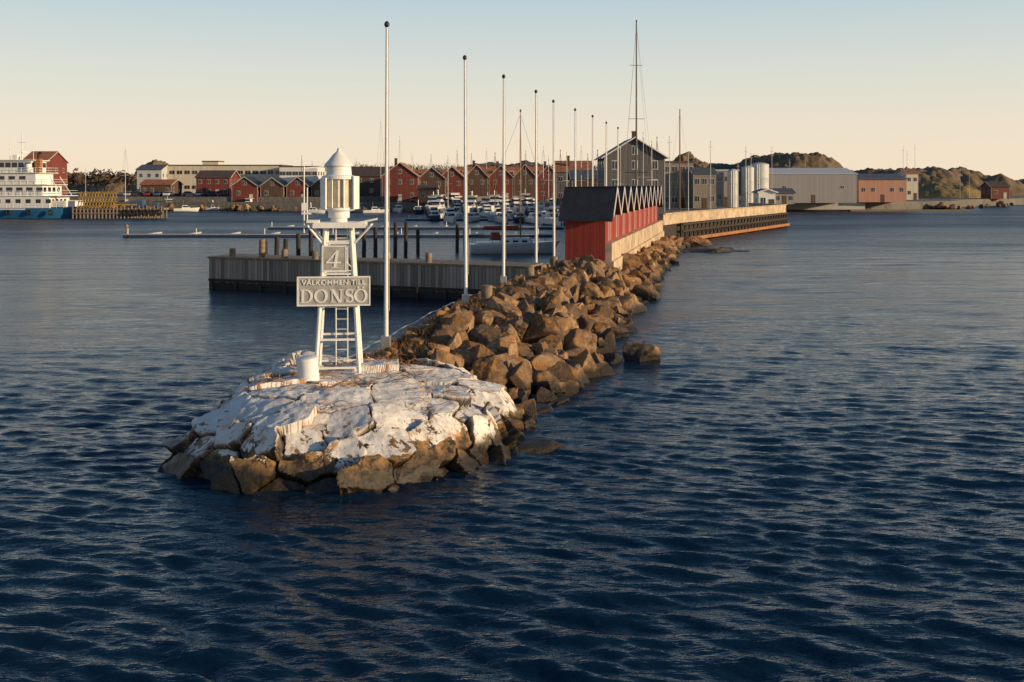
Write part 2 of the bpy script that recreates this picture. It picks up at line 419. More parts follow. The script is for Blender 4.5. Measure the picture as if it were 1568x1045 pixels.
def inisl(x,y,k=1.0): return (abs((x+4.4)/(4.5*k))**2.8+abs((y-28)/(5.4*k))**2.8)<1

# ------------------------------------------------------------ rocks
def ico(sub):
    bm=bmesh.new(); bmesh.ops.create_icosphere(bm,subdivisions=sub,radius=1)
    v=np.array([x.co[:] for x in bm.verts]); f=np.array([[a.index for a in q.verts] for q in bm.faces]); bm.free(); return v,f
IV,IF=ico(4); IV5,IF5=ico(5)
def proto(seed,V):
    r=np.random.RandomState(seed); n=r.randn(10,3); n/=np.linalg.norm(n,axis=1,keepdims=True)
    d=r.uniform(.45,1.0,10); t=np.maximum(V@n.T,1e-6)/d
    rad=(t**80).sum(1)**(-1/80); rad=np.minimum(rad,1.25+.1*fbm(V*1.5+seed,2,seed))
    v=V*rad[:,None]; v*=(1+.04*fbm(v*2.2+seed,3,seed)+.022*fbm(v*6+seed,3,seed))[:,None]
    return v
PR=[proto(i,IV) for i in range(24)]; PR5=[proto(i+40,IV5) for i in range(10)]
def rotm(r):
    q=r.randn(4); q/=np.linalg.norm(q); a,b,c,d=q
    return np.array([[1-2*(c*c+d*d),2*(b*c-a*d),2*(b*d+a*c)],[2*(b*c+a*d),1-2*(b*b+d*d),2*(c*d-a*b)],[2*(b*d-a*c),2*(c*d+a*b),1-2*(b*b+c*c)]])
def rocks(name,items,seed=1):
    r=np.random.RandomState(seed); vs=[];fs=[];n=0;tn=[]
    for it in items:
        x,y,z,s=it[:4]; fl=it[4] if len(it)>4 else None
        big=len(it)>5
        V=(PR5 if big else PR)[r.randint(10 if big else 24)]
        if fl is None:
            v=(V*np.array([1,r.uniform(.6,.95),r.uniform(.45,.8)])*s)@rotm(r).T
        else:
            a=r.rand()*6.28; ca,sa=math.cos(a),math.sin(a)
            v=(V*s)@np.array([[ca,-sa,0],[sa,ca,0],[0,0,1]]).T*np.array(fl)
        v=v+np.array([x,y,z]); vs.append(v); fs.append((IF5 if big else IF)+n); n+=len(v); tn.append(np.full(len(v),r.rand()))
    ob=npmesh(name,np.concatenate(vs),np.concatenate(fs),rockm,sharp=32)
    a=ob.data.attributes.new('tone','FLOAT','POINT'); a.data.foreach_set('value',np.concatenate(tn).astype(np.float32)); return ob
O=np.array([-4.54,35.7]); BD=np.array([math.sin(R(13)),math.cos(R(13))]); BN=np.array([BD[1],-BD[0]])
def st(s,t): p=O+s*BD+t*BN; return float(p[0]),float(p[1])
def wr_(s): return float(np.interp(s,[-8,-3.8,2.5,10,45,80],[5.6,6.2,7.2,6.9,6.2,5.9]))
def prof(s,t):
    wr=wr_(s)
    top=1.15+.45*np.clip((s+1)/9,0,1)
    if t<0: return top*(1+t/1.3)
    if t<2.4: return top+.08*math.sin(t)
    return top*(1-(t-2.4)/(wr-2.4))**.9 if t<wr else -.4*(t-wr)
v=[];ts=[-1.6,-1.0,-.2,1.0,2.2,3.4,4.2,5,6,7,8.3]; ss=np.arange(-6,84,1.5)
for s in ss:
    for t in ts:
        x,y=st(s,t); v.append((x,y,max(prof(s,t),-1)-.30-(.0 if t<1.5 else .18)+random.uniform(-.05,.05)))
idx=np.arange(len(v)).reshape(len(ss),len(ts))
f=np.stack([idx[:-1,:-1],idx[:-1,1:],idx[1:,1:],idx[1:,:-1]],-1).reshape(-1,4)
npmesh('breakwater_core',np.array(v),f,rockm)
items=[]; r=np.random.RandomState(8)
s=-7.5
while s<80:
    t=-1.3
    shed=(s>33.2 and s<79)
    while t<7.8:
        jx,jt=r.uniform(-.42,.42),r.uniform(-.35,.35); S_,T_=s+jx,t+jt
        if (shed and -0.3<T_<4.2) or T_>wr_(S_)+.35: t+=.6; continue
        hgt=prof(S_,T_)
        size=r.uniform(.42,.85) if T_>1.8 else r.uniform(.22,.42)
        if T_>2.8 and r.rand()<.25: size*=1.4
        if T_<1.4 and r.rand()<.4: t+=.6; continue
        x,y=st(S_,T_)
        if inisl(x,y,1.02): t+=.6; continue
        items.append((x,y,hgt-size*.36+r.uniform(-.2,.36)*(T_>1.8),size)+((None,1) if (s<18 and T_>1) else ()))
        t+=max(.55,size*1.18)
    s+=.86
for i in range(800):
    S_,T_=r.uniform(-6,34),r.uniform(-.6,6.9); hgt=prof(S_,T_)
    x,y=st(S_,T_)
    if not inisl(x,y): items.append((x,y,hgt+r.uniform(-.25,.0),r.uniform(.10,.24)))
for px,py,sz in((822,640,.5),(800,655,.45),(868,606,.55),(905,580,.95),(922,570,.6),(850,618,.5),(955,495,.45),(960,478,.45),(1000,440,.5),(1015,420,.6),(1035,398,.6),(790,672,.45),(780,664,.5)):
    d=wd(py); items.append((wx(px,d)-.25,d+.3,.12,sz,None,1))
bw=rocks('breakwater_boulders',items)
d=wd(553); rocks('sea_boulder',[(wx(980,d),d+.35,.14,.72,(1.0,.8,.8),1)],5)
d=wd(688); rocks('flat_skerry_rock',[(wx(828,d),d,-.04,.58,(1.05,.7,.42),1),(wx(800,d),d+.5,-.1,.4,(1,.8,.5),1)],6)
its=[]
for px in range(1040,1130,10): 
    d=wd(384+ (px%3)); its.append((wx(px,d),d,-.08,1.1,(1.5,1.0,.36)))
for px in range(1012,1070,9): its.append((wx(px,wd(375)),wd(376),.25,1.2,(1.2,1,.6)))
rocks('flat_skerry_rock',its,9)

# ------------------------------------------------------------ lighthouse
def lighthouse():
    e=empty('harbour_lighthouse',(wx(519,29),29,0),R(6))
    zb=1.55; legs=B(); top=5.82; hb,ht_=.62,.36
    cs=[(-1,-1),(1,-1),(1,1),(-1,1)]
    def at(i,z):
        k=(z-zb)/(top-zb); h=hb+(ht_-hb)*k; return (cs[i][0]*h,cs[i][1]*h,z)
    for i in range(4):
        legs.tube(at(i,zb-.35),at(i,top),.06,n=8)
        legs.box(at(i,zb+.02),(.24,.24,.08))
    for z in(1.75,2.55,3.5,4.42,5.3):
        for i in range(4):
            a,b=at(i,z),at((i+1)%4,z); legs.box([(a[k]+b[k])/2 for k in range(3)],(abs(a[0]-b[0])+.04 if i%2==0 else .05,.05 if i%2==0 else abs(a[1]-b[1])+.04,.06))
    for z0,z1 in((4.42,5.3),):
        for i in range(4):
            legs.tube(at(i,z0),at((i+1)%4,z1),.018,n=6)
    legs.obj('lattice_legs',white,e,bev=0)
    lad=B()
    for sx in(-.17,.17): lad.tube((sx+.05,.5,zb),(sx+.05,.42,5.8),.022,n=6)
    for k in range(14): lad.tube((-.12,.49-.005*k,zb+.25+k*.3),(.22,.49-.005*k,zb+.25+k*.3),.014,n=6)
    lad.obj('ladder',whited,e)
    g=B(); g.box((0.05,0,5.86),(1.45,1.25,.07)); g.box((.05,-.6,5.80),(1.5,.06,.12)); g.box((.05,.6,5.80),(1.5,.06,.12))
    g.tube((.42,-.36,5.25),(.95,-.58,5.82),.035); g.tube((-.42,-.36,5.25),(-.85,-.58,5.82),.035)
    g.tube((.42,.36,5.25),(.95,.58,5.82),.035); g.tube((-.42,.36,5.25),(-.85,.58,5.82),.035)
    g.box((.82,-.3,5.93),(.6,.5,.05),ry=R(-12))
    g.tube((-.95,-.5,5.6),(-.95,-.5,7.5),.02); g.tube((-.95,-.5,7.45),(-.3,-.2,7.5),.018); g.tube((-.88,-.3,5.85),(-.88,-.3,6.9),.018)
    g.tube((-1.02,-.5,6.15),(-.75,-.5,6.15),.03); g.box((-.95,-.5,6.35),(.13,.1,.22)); g.box((-.7,-.42,5.93),(.35,.3,.08))
    g.obj('gallery',white,e)
    l=B(); l.lathe([(.24,5.88),(.24,6.0),(.31,6.02),(.31,6.2),(.46,6.24),(.46,6.32)],n=24)
    l.lathe([(.46,7.12),(.50,7.14),(.50,7.22),(.37,7.26),(.35,7.5),(.42,7.52),(.42,7.56)],n=24)
    l.lathe([(.42,7.56),(.30,7.70),(.17,7.86),(.07,7.95),(.05,7.98),(.06,8.01),(.02,8.05)],n=24)
    l.obj('lantern_roof_and_base',white,e,True)
    c=B()
    for k in range(8):
        a0=math.pi/8+k*math.pi/4; x,y=.46*math.cos(a0),.46*math.sin(a0); c.box((x,y,6.72),(.05,.05,.82),rz=a0)
    c.obj('lantern_bars',white,e)
    q=B(); q.lathe([(.43,6.33),(.43,7.11)],n=8); q.obj('lantern_panes',cream,e)
    q=B(); q.box((-.42,-.3,6.72),(.04,.34,.9),rz=R(30)); q.box((.50,-.22,6.75),(.04,.34,.95),rz=R(-25)); q.obj('screen_panels',white,e)
    s=B(); s.box((-.10,-.5,4.86),(.66,.04,.74)); s.obj('number_board',signgrey,e)
    s=B(); 
    for a,b in(((-.45,-.53,4.49),(.25,-.50,4.53)),((-.45,-.53,5.20),(.25,-.50,5.24))): s.b2(a,b)
    s.b2((-.45,-.53,4.53),(-.41,-.50,5.20)); s.b2((.21,-.53,4.53),(.25,-.50,5.20)); s.obj('number_board_frame',white,e)
    s=B(); s.box((-.10,-.66,3.95),(2.0,.05,.78)); s.obj('name_board',signgrey,e)
    s=B(); s.b2((-1.13,-.70,3.53),(.93,-.64,3.57)); s.b2((-1.13,-.70,4.33),(.93,-.64,4.37)); s.b2((-1.13,-.70,3.57),(-1.09,-.64,4.33)); s.b2((.89,-.70,3.57),(.93,-.64,4.33))
    s.obj('name_board_frame',white,e)
    def text(n,t,size,x,y,z,sx=1,bold=.006):
        cu=bpy.data.curves.new(n,'FONT'); cu.body=t; cu.size=size; cu.align_x='CENTER'; cu.extrude=.012; cu.offset=bold; cu.space_character=1.08
        o=bpy.data.objects.new(n,cu); col.objects.link(o); o.parent=e; o.location=(x,y,z); o.rotation_euler=(R(90),0,0); o.scale=(sx,1,1); cu.materials.append(white)
    text('welcome_text','VÄLKOMMEN TILL',.205,-.1,-.70,4.13,1.0,.003)
    y0,y1=-.705,-.686
    T=B(); z0=3.63; h=.37
    def ell(cx,cz,a,b,n=32,a0=0,a1=2*math.pi,closed=True):
        return [(cx+a*math.cos(a0+(a1-a0)*i/(n if closed else n-1)),cz+b*math.sin(a0+(a1-a0)*i/(n if closed else n-1))) for i in range(n)]
    def bar(xa,za,xb,zb_): T.b2((xa,y0,za),(xb,y1,zb_))
    def Oo(cx): T.strip(ell(cx,z0+h/2,.19,h/2+.008),ell(cx,z0+h/2,.118,h/2-.022),y0,y1)
    x=-1.04; bar(x+.04,z0+.02,x+.105,z0+h-.02); bar(x,z0,x+.15,z0+.02); bar(x,z0+h-.02,x+.15,z0+h)
    T.strip(ell(x+.15,z0+h/2,.205,h/2,24,-math.pi/2,math.pi/2,False),ell(x+.15,z0+h/2,.13,h/2-.025,24,-math.pi/2,math.pi/2,False),y0,y1,False)
    Oo(-.46)
    x=-.21; bar(x+.05,z0+.02,x+.078,z0+h-.02); bar(x,z0,x+.125,z0+.02); bar(x,z0+h-.02,x+.09,z0+h); bar(x+.30,z0+.03,x+.328,z0+h-.02); bar(x+.25,z0+h-.02,x+.375,z0+h)
    T.strip([(x+.03,z0+h-.003),(x+.25,z0-.004)],[(x+.115,z0+h-.003),(x+.328,z0-.004)],y0-.002,y1,False)
    cx=.34; cz=z0+h/2; pts=[]
    for i in range(26):
        t=i/25
        if t<.5: a=R(35)+t*2*R(235); px_,pz=cx+.088*math.cos(a),cz+.093+.083*math.sin(a)
        else: a=R(90)-(t-.5)*2*R(235); px_,pz=cx+.092*math.cos(a),cz-.083+.093*math.sin(a)
        pts.append((px_,pz))
    ou=[];inn=[]
    for i,(a,c) in enumerate(pts):
        p=pts[max(0,i-1)];q=pts[min(25,i+1)]; dx_,dz=q[0]-p[0],q[1]-p[1]; l_=math.hypot(dx_,dz)+1e-9
        w_=.014+.022*math.exp(-((i-12.5)/6)**2); ou.append((a-dz/l_*w_,c+dx_/l_*w_)); inn.append((a+dz/l_*w_,c-dx_/l_*w_))
    T.strip(ou,inn,y0,y1,False); bar(cx+.065,cz+.08,cx+.085,cz+.185); bar(cx-.098,cz-.185,cx-.078,cz-.08)
    Oo(.66)
    for dx_ in(-.07,.07): T.strip(ell(.66+dx_,z0+h+.045,.026,.026,12),ell(.66+dx_,z0+h+.045,.002,.002,12),y0,y1)
    T.obj('name_letters',white,e)
    T=B(); y0,y1=-.537,-.521; x=-.31; zz=4.60
    T.strip([(x+.27,zz+.50),(x-.02,zz+.16)],[(x+.33,zz+.50),(x+.04,zz+.16)],y0,y1,False)
    T.b2((x-.02,y0-.002,zz+.13),(x+.40,y1,zz+.17)); T.strip([(x+.27,zz+.50),(x+.19,zz+.02)],[(x+.34,zz+.50),(x+.26,zz+.02)],y0-.003,y1,False); T.b2((x+.13,y0,zz),(x+.32,y1,zz+.025))
    T.obj('figure_four',white,e)
    p=B(); p.box((0,0,1.45),(1.7,1.6,.2)); p.obj('plinth',whited,e,bev=.03)
lighthouse()
e=empty('painted_bollard',(wx(473,27.6),27.6,1.52),0,0,R(-5))
b=B(); b.lathe([(.30,-.3),(.29,.55),(.31,.57),(.31,.65),(.27,.68)],n=24); b.obj('drum',white,e,True)
b=B(); r=np.random.RandomState(4)
for cx,cy,n in((-5.6,28.2,30),(-4.3,27.4,36),(-3.2,28.8,26),(-5,26.2,20),(-1.9,27.2,14),(-3.6,30.5,40),(-6.4,27,14),(-2.2,25.2,12),(-4.6,24.6,8),(-5.2,29.6,30)):
    for i in range(n):
        x,y=cx+r.randn()*.45,cy+r.randn()*.4; a=r.rand()*6.28; l=r.uniform(.15,.7); z=islz(x,y)
        p=Vector((x,y,z)); q=p+Vector((math.cos(a)*l*.6,math.sin(a)*l*.6,l*r.uniform(.05,.35))); q2=q+Vector((math.cos(a)*l*.5,math.sin(a)*l*.5,-l*.12))
        b.tube(p,q,.010,.009,3); b.tube(q,q2,.009,.005,3)
straw=M('dry_straw',(.42,.20,.06),.8,.4,5,bmp=0)
b.obj('dry_grass',straw)

# ------------------------------------------------------------ flagpoles
tops=[245,194,165,142,127,114,104,94,86]; pxs=[591,713.5,771,821,848.5,881,907,927.5,945.5]; bz=[1.25,1.7,1.8,1.65,1.65,1.7,1.7,1.7,1.7]
for i,(tp,px) in enumerate(zip(tops,pxs)):
    d=8750/tp; e=empty('flagpole',(wx(px,d),d,0),0,R(random.uniform(-.2,.2)),R(random.uniform(-.25,.25)))
    b=B(); b.tube((0,0,bz[i]-.3),(0,0,12.62),.085,.042,12); b.obj('pole',white,e,True)
    b=B(); b.lathe([(.03,12.6),(.08,12.66),(.10,12.72),(.08,12.79),(.03,12.84)],n=12); b.obj('finial',black,e,True)
    b=B(); b.tube((.11,-.03,bz[i]+1.2),(.07,-.02,12.6),.012,n=4); b.tube((.11,-.03,bz[i]+1.2),(.06,0,bz[i]+1.3),.02,n=5); b.obj('halyard',lgrey,e)
    b=B(); b.box((0,0,bz[i]+.05),(.34,.3,.5)); b.obj('footing',metal,e,bev=.02)
def stump(x,y,z,h,rr,m=oldwood,name='mooring_post'):
    e=empty(name,(x,y,z),random.random()*3,R(random.uniform(-2,2)),R(random.uniform(-2,2)))
    b=B(); b.lathe([(rr*1.04,-.3),(rr*1.02,h*.7),(rr*.97,h*.96),(rr*.85,h)],n=14); b.obj('timber',m,e,True)
for px,yb,yt,z in((745,461,437,1.75),(811,427,408,1.75),(848,406,393,1.7)):
    d=wd(yb,z); stump(wx(px,d),d,z,(yb-yt)/F*d,.26)
b=B(); pts=[]
for i in range(36):
    s=-4+i*1.1; x,y=st(s,-.55); pts.append((x,y,prof(s,-.3)+.25+.05*math.sin(i*2.1)))
for a,c in zip(pts[:-1],pts[1:]): b.tube(a,c,.03,n=6)
b.obj('edge_pipe',metal,None,True)
b=B(); r=np.random.RandomState(14)
for i in range(2000):
    s,t=r.uniform(-5,33),abs(r.randn())*1.3-.3; x,y=st(s,t); z=prof(s,t)-.08; a=r.rand()*6.28; l=r.uniform(.15,.40)
    b.add([(x-.014,y,z),(x+.014,y,z),(x+math.cos(a)*l*.5,y+math.sin(a)*l*.5,z+l*.8)],[(0,1,2)])
b.obj('dry_grass',straw)

# ------------------------------------------------------------ timber jetty
J0=Vector((-20.3,66.7,0)); J1=Vector((.9,58.7,0)); jd=(J1-J0); JL=jd.length
e=empty('timber_jetty',J0,math.atan2(jd.y,jd.x))
b=B(); b.b2((0,0,-1),(JL,.12,2.02)); b.b2((0,.12,-1),(.12,2.6,2.02)); b.b2((0,2.6,-1),(JL,2.72,2.02)); b.obj('plank_wall',jettym,e)
b=B(); b.b2((-.08,-.08,2.02),(JL,2.8,2.14)); b.obj('deck',oldwood,e)
b=B()
for k in np.arange(.3,JL,1.9): b.tube((k,-.06,-1),(k,-.06,.65),.1,n=8)
b.b2((0,-.1,.52),(JL,-.003,.68)); b.obj('fender_piles',darkwood,e)
for px,h in((355,.55),(441,.6),(490,.5),(601,.55),(661,.62),(404,1.2)):
    t=(px-321)/(800-321); P=J0+jd*t; stump(P.x+ .1,P.y+.45,2.14,h,.2)
for px,d,yt in((407,74,368),(423,76,363),(436,78,366),(457,80,358),(476,82,350),(494,84,352),(557,88,346),(575,90,348),(590,92,343),(605,94,341),(621,97,340),(640,100,352),(700,104,344),(712,107,350)):
    z=wz(yt,d); e=empty('mooring_pile',(wx(px,d),d,0),0,R(random.uniform(-1.5,1.5)),R(random.uniform(-1.5,1.5)))
    b=B(); b.lathe([(.19,-1.5),(.18,z-.15),(.15,z)],n=10); b.obj('timber',darkwood,e,True)

# ------------------------------------------------------------ houses
def house(name,x,y,zb,w,dp,h,rh,rot=0,gable='side',wall=redfar,roof=roofblack,floors=1,cols=3,trim=True,chim=0,over=.35,door=True,wside=True,flat=False,winh=1.05,winw=.85,dorm=0,glm=None):
    e=empty(name,(x,y,zb),rot); glm=glm or gl
    b=B(); X,Y=w/2,dp/2
    if flat: b.b2((-X,-Y,0),(X,Y,h)); 
    elif gable=='side':
        b.add([(-X,-Y,0),(X,-Y,0),(X,Y,0),(-X,Y,0),(-X,-Y,h),(X,-Y,h),(X,Y,h),(-X,Y,h),(-X,0,h+rh),(X,0,h+rh)],
              [(0,1,5,4),(1,2,6,9,5),(2,3,7,6),(3,0,4,8,7),(4,5,9,8),(6,7,8,9),(3,2,1,0)])
    else:
        b.add([(-X,-Y,0),(X,-Y,0),(X,Y,0),(-X,Y,0),(-X,-Y,h),(X,-Y,h),(X,Y,h),(-X,Y,h),(0,-Y,h+rh),(0,Y,h+rh)],
              [(0,1,5,8,4),(1,2,6,5),(2,3,7,9,6),(3,0,4,7),(4,8,9,7),(5,6,9,8),(3,2,1,0)])
    b.obj('walls',wall,e)
    b=B(); th=.16
    if flat:
        b.b2((-X-.2,-Y-.2,h),(X+.2,Y+.2,h+.3))
    else:
        A=Y if gable=='side' else X; Lh=(X if gable=='side' else Y)+over
        sl=rh/A; ex=A+over; ez=h-over*sl
        for sgn in(-1,1):
            pr=[(0,h+rh+.02),(sgn*ex,ez+.02),(sgn*ex,ez+.02+th),(0,h+rh+.02+th*1.3)]
            vs=[]
            for q in(-Lh,Lh):
                for a,z in pr: vs.append((q,a,z) if gable=='side' else (a,q,z))
            b.add(vs,[(0,1,2,3),(7,6,5,4),(0,4,5,1),(1,5,6,2),(2,6,7,3)])
    b.obj('roof',roof,e)
    tr=B(); gb=B()
    if trim and not flat:
        for q in(-1,1):
            for sgn in(-1,1):
                A=Y if gable=='side' else X; Lh=(X if gable=='side' else Y)+over; ex=A+over; ez=h-over*rh/A
                vs=[]
                for qq in(q*(Lh+.01),q*(Lh+.06)):
                    for a,z in((0,h+rh+.24),(sgn*ex,ez+.2),(sgn*ex,ez-.02),(0,h+rh+.02)): vs.append((qq,a,z) if gable=='side' else (a,qq,z))
                tr.add(vs,[(0,1,2,3),(7,6,5,4),(0,4,5,1),(1,5,6,2),(2,6,7,3),(3,7,4,0)])
    if trim:
        for sx in(-1,1):
            for sy in(-1,1): tr.b2((sx*(X-.05),sy*(Y-.05),0.05),(sx*(X+.035),sy*(Y+.035),h-.05))
    fh=h/floors
    def win(cx,cz,face,ww=winw,hh=winh):
        for bb,gw,dd in((tr,.09,.04),(gb,0,.06)):
            a,c=ww/2+gw,hh/2+gw
            if face=='f': bb.b2((cx-a,-Y-dd,cz-c),(cx+a,-Y+.01,cz+c))
            elif face=='r': bb.b2((X-.01,cx-a,cz-c),(X+dd,cx+a,cz+c))
            else: bb.b2((-X-dd,cx-a,cz-c),(-X+.01,cx+a,cz+c))
        if face=='f': tr.b2((cx-.03,-Y-.075,cz-hh/2),(cx+.03,-Y-.061,cz+hh/2))
        elif face=='r': tr.b2((X+.061,cx-.03,cz-hh/2),(X+.075,cx+.03,cz+hh/2))
    dr=B()
    for fl in range(floors):
        cz=fl*fh+fh*.55
        for k in range(cols):
            cx=-X+w*(k+.5)/cols
            if door and fl==0 and k==cols//2:
                dr.b2((cx-.5,-Y-.05,0),(cx+.5,-Y+.01,2.05)); continue
            win(cx,cz,'f')
        if wside:
            nc=max(1,int(dp/3.2))
            for k in range(nc):
                cy=-Y+dp*(k+.5)/nc; win(cy,cz,'r'); win(cy,cz,'l')
    if not flat and gable=='front' and rh>2: win(0,h+rh*.35,'f')
    for k in range(dorm):
        cx=-X+w*(k+.5)/dorm; zc=h+rh*.25
        tr.b2((cx-.9,-Y*.85,zc-.6),(cx+.9,-Y*.2,zc+1.0)); gb.b2((cx-.6,-Y*.85-.05,zc-.2),(cx+.6,-Y*.84,zc+.7))
    if tr.v: tr.obj('window_frames_and_trim',white if name in('grey_gabled_house','white_kiosk') else trimw,e); 
    if gb.v: gb.obj('window_panes',glm,e)
    if dr.v: dr.obj('door',trimw if wall in(red,redfar) else brownw,e)
    c=B()
    for k in range(chim):
        cx=(-X*.3+k*X*.8) if name!='grey_gabled_house' else .3; c.b2((cx-.35,-.35-Y*.5,h+rh*.6),(cx+.35,.35-Y*.5,h+rh+1.2)); c.b2((cx-.42,-.42-Y*.5,h+rh+1.2),(cx+.42,.42-Y*.5,h+rh+1.35))
    if chim: c.obj('chimney',roofbrown,e)
    return e
def hp(name,pl,pr,yt,ye,d,zb=2.2,dp=9,**k):
    w=(pr-pl)/F*d; x=wx((pl+pr)/2,d); h=wz(ye,d)-zb; rh=(ye-yt)/F*d
    return house(name,x,d+dp/2,zb,w,dp,h,rh,**k)

SW=4.35
for i in range(10):
    x,y=st(34.4+SW*(i+.5),1.9)
    e=house('red_boathouse',x,y,1.7,2.8,SW-.02,3.0,1.85,R(-13),'side',red,roofblack,floors=1,cols=1,trim=False,door=False,wside=False,over=.0)
    for ch in list(e.children):
        if ch.name.split('.')[0] in('window_frames_and_trim','window_panes','roof'): bpy.data.objects.remove(ch)
    X=1.4; Y=SW/2
    rf=B(); 
    for sgn in(-1,1):
        ov=.38 if (i==0 and sgn<0) or (i==9 and sgn>0) else 0.0
        ey=sgn*(Y+ov); ez=3.0-ov*1.85/Y
        vs=[(q,a,z) for q in(-X-.4,X+.55) for a,z in((0,4.9),(ey,ez+.04),(ey,ez+.18),(0,5.07))]
        rf.add(vs,[(0,1,2,3),(7,6,5,4),(0,4,5,1),(1,5,6,2),(2,6,7,3)])
    rf.box((0,0,5.07),(2*X+.95,.22,.05)); rf.obj('roof',roofblack,e)
    t=B()
    for sgn in(-1,1):
        vs=[(q,a,z) for q in(X+.56,X+.61) for a,z in((0,5.12),(sgn*Y*.98,3.2),(sgn*Y*.98,2.98),(0,4.88))]
        t.add(vs,[(0,1,2,3),(7,6,5,4),(0,4,5,1),(1,5,6,2),(2,6,7,3),(3,7,4,0)])
    t.b2((X,-.55,1.3),(X+.04,-.45,3.3)); t.b2((X,.45,1.3),(X+.04,.55,3.3)); t.b2((X,-.45,3.2),(X+.04,.45,3.3))
    t.obj('bargeboards_and_door_frame',white,e)
    q=B(); q.b2((X,-.44,1.3),(X+.03,.44,3.19)); q.obj('door',red,e)
    q=B(); q.b2((X,-.04,3.7),(X+.5,.04,4.1)); q.obj('hoist_beam',black,e)
b=B()
e=empty('concrete_foundation_wall',(st(34.4,0)[0],st(34.4,0)[1],0),R(-13))
b.b2((3.16,.05,.3),(3.75,45.5,2.92)); b.b2((.3,-.1,.6),(3.9,45.5,1.69)); b.obj('wall',concrete,e)

A=Vector((*st(79.5,3.6),0)); A2=Vector((20.0,119.6,0)); Bq=Vector((45.0,164.3,0)); C=Vector((42,176,0))
e=empty('timber_quay')
par=B(); tim=B(); back=B(); low=B()
def seg(a,c,timber=True):
    d=(c-a); Ln=d.length; u=d/Ln; n=Vector((u.y,-u.x,0)); rz=math.atan2(d.y,d.x); m=(a+c)/2
    par.box((m.x,m.y,2.95),(Ln,.5,1.25),rz); par.box((m.x+n.x*.12,m.y+n.y*.12,3.62),(Ln+.1,.75,.09),rz)
    back.box((m.x-n.x*.3,m.y-n.y*.3,.85),(Ln,.3,2.9),rz)
    if timber:
        k=0.0
        while k<Ln:
            p=a+u*k+n*.32; tim.tube((p.x,p.y,-1),(p.x,p.y,2.3),.15,n=6)
            q=p+u*1.6+n*.12
            if k+1.6<Ln: tim.tube((p.x+n.x*.1,p.y+n.y*.1,.5),(q.x,q.y,2.1),.08,n=5)
            k+=1.6
        for z in(2.15,1.35): tim.box((m.x+n.x*.5,m.y+n.y*.5,z),(Ln,.16,.22),rz)
        low.box((m.x+n.x*.62,m.y+n.y*.62,.35),(Ln,.5,.4),rz)
seg(A,A2,False); seg(A2,Bq); seg(Bq,C)
par.obj('parapet',concrete,e); tim.obj('timber_piles',darkwood,e); back.obj('back_wall',darkwood,e); low.obj('rusty_waling',rust,e)

# ------------------------------------------------------------ land
def slab(name,pts,z,zl,m):
    bm=bmesh.new(); vs=[bm.verts.new((p[0],p[1],z)) for p in pts]; f=bm.faces.new(vs)
    r_=bmesh.ops.extrude_face_region(bm,geom=[f]); 
    for g in r_['geom']:
        if isinstance(g,bmesh.types.BMVert): g.co.z=zl
    bmesh.ops.triangulate(bm,faces=bm.faces); bmesh.ops.recalc_face_normals(bm,faces=bm.faces)
    me=bpy.data.meshes.new(name); bm.to_mesh(me); bm.free(); me.materials.append(m); o=bpy.data.objects.new(name,me); col.objects.link(o)
slab('harbour_ground',[(16.0,112.5),(19.6,119.8),(44.5,164.5),(41.8,175),(72,264),(96,266),(128,284),(132,300),(175,338),(260,380),(900,520),(900,1800),(-1200,1800),(-1200,330),(-150,290),(-105,262),(-60,258),(-30,255),(-5,250),(8,245),(12,200),(13.5,150),(13.2,113)],2.2,-2,asph)
slab('upper_ground',[(-800,275),(-20,268),(10,300),(10,900),(-800,900)],3.5,1,asph)
def hill(name,cx,cy,rx,ry,h,seed,m=hillm,z0=1.0,n=90,rough=.35):
    g=np.linspace(-1,1,n); X,Y=np.meshgrid(g,g); rr=np.sqrt(X**2+Y**2)
    P=np.stack([X.ravel()*rx/max(rx,ry)*5,Y.ravel()*ry/max(rx,ry)*5,np.zeros(n*n)],1)
    s=np.clip(1-rr.ravel()**2.4,0,1)
    Z=s*h*(1+rough*fbm(P*.8+seed,5,seed))+s*h*.03*fbm(P*5,3,seed)
    v=np.stack([cx+X.ravel()*rx,cy+Y.ravel()*ry,z0+Z-(1-s)*1.5],1)
    idx=np.arange(n*n).reshape(n,n); f=np.stack([idx[:-1,:-1],idx[:-1,1:],idx[1:,1:],idx[1:,:-1]],-1).reshape(-1,4)
    return npmesh(name,v,f,m)
hill('rocky_hill',wx(1232,400),410,30,24,18.2,3,rough=.12)
hill('rocky_hill',wx(1180,410),425,20,22,17,13,rough=.12)
hill('rocky_hill',wx(1060,420),430,16,20,18,5,rough=.12)
hill('rocky_hill',wx(1120,430),440,46,20,15.5,8,rough=.10)
hill('rocky_hill',wx(1420,430),440,28,30,13.0,12,rough=.2)
hill('rocky_hill',wx(1500,430),440,30,30,11.3,22,rough=.2)
hill('rocky_hill',wx(1345,450),460,26,30,11.5,31,rough=.2)
hill('rocky_hill',wx(1450,345),350,19,18,6.0,33,grassm,rough=.2)
hill('rocky_hill',wx(228,420),430,13,20,14.5,14,rough=.15)
hill('rocky_hill',wx(175,420),430,16,20,10,24,rough=.15)
hill('rocky_hill',wx(90,440),450,30,20,9,15,rough=.2)
hill('wooded_ridge',wx(780,560),590,52,30,18,16,farm,rough=.15)
hill('wooded_ridge',wx(560,620),640,120,30,10,17,farm,rough=.2)
hill('wooded_ridge',wx(300,620),640,120,30,10,18,farm,rough=.2)
hill('wooded_ridge',wx(1000,620),640,90,30,14,19,farm,rough=.2)
hill('distant_island',wx(1640,1300),1300,110,60,16,20,farm,rough=.3)
its=[];r=np.random.RandomState(2)
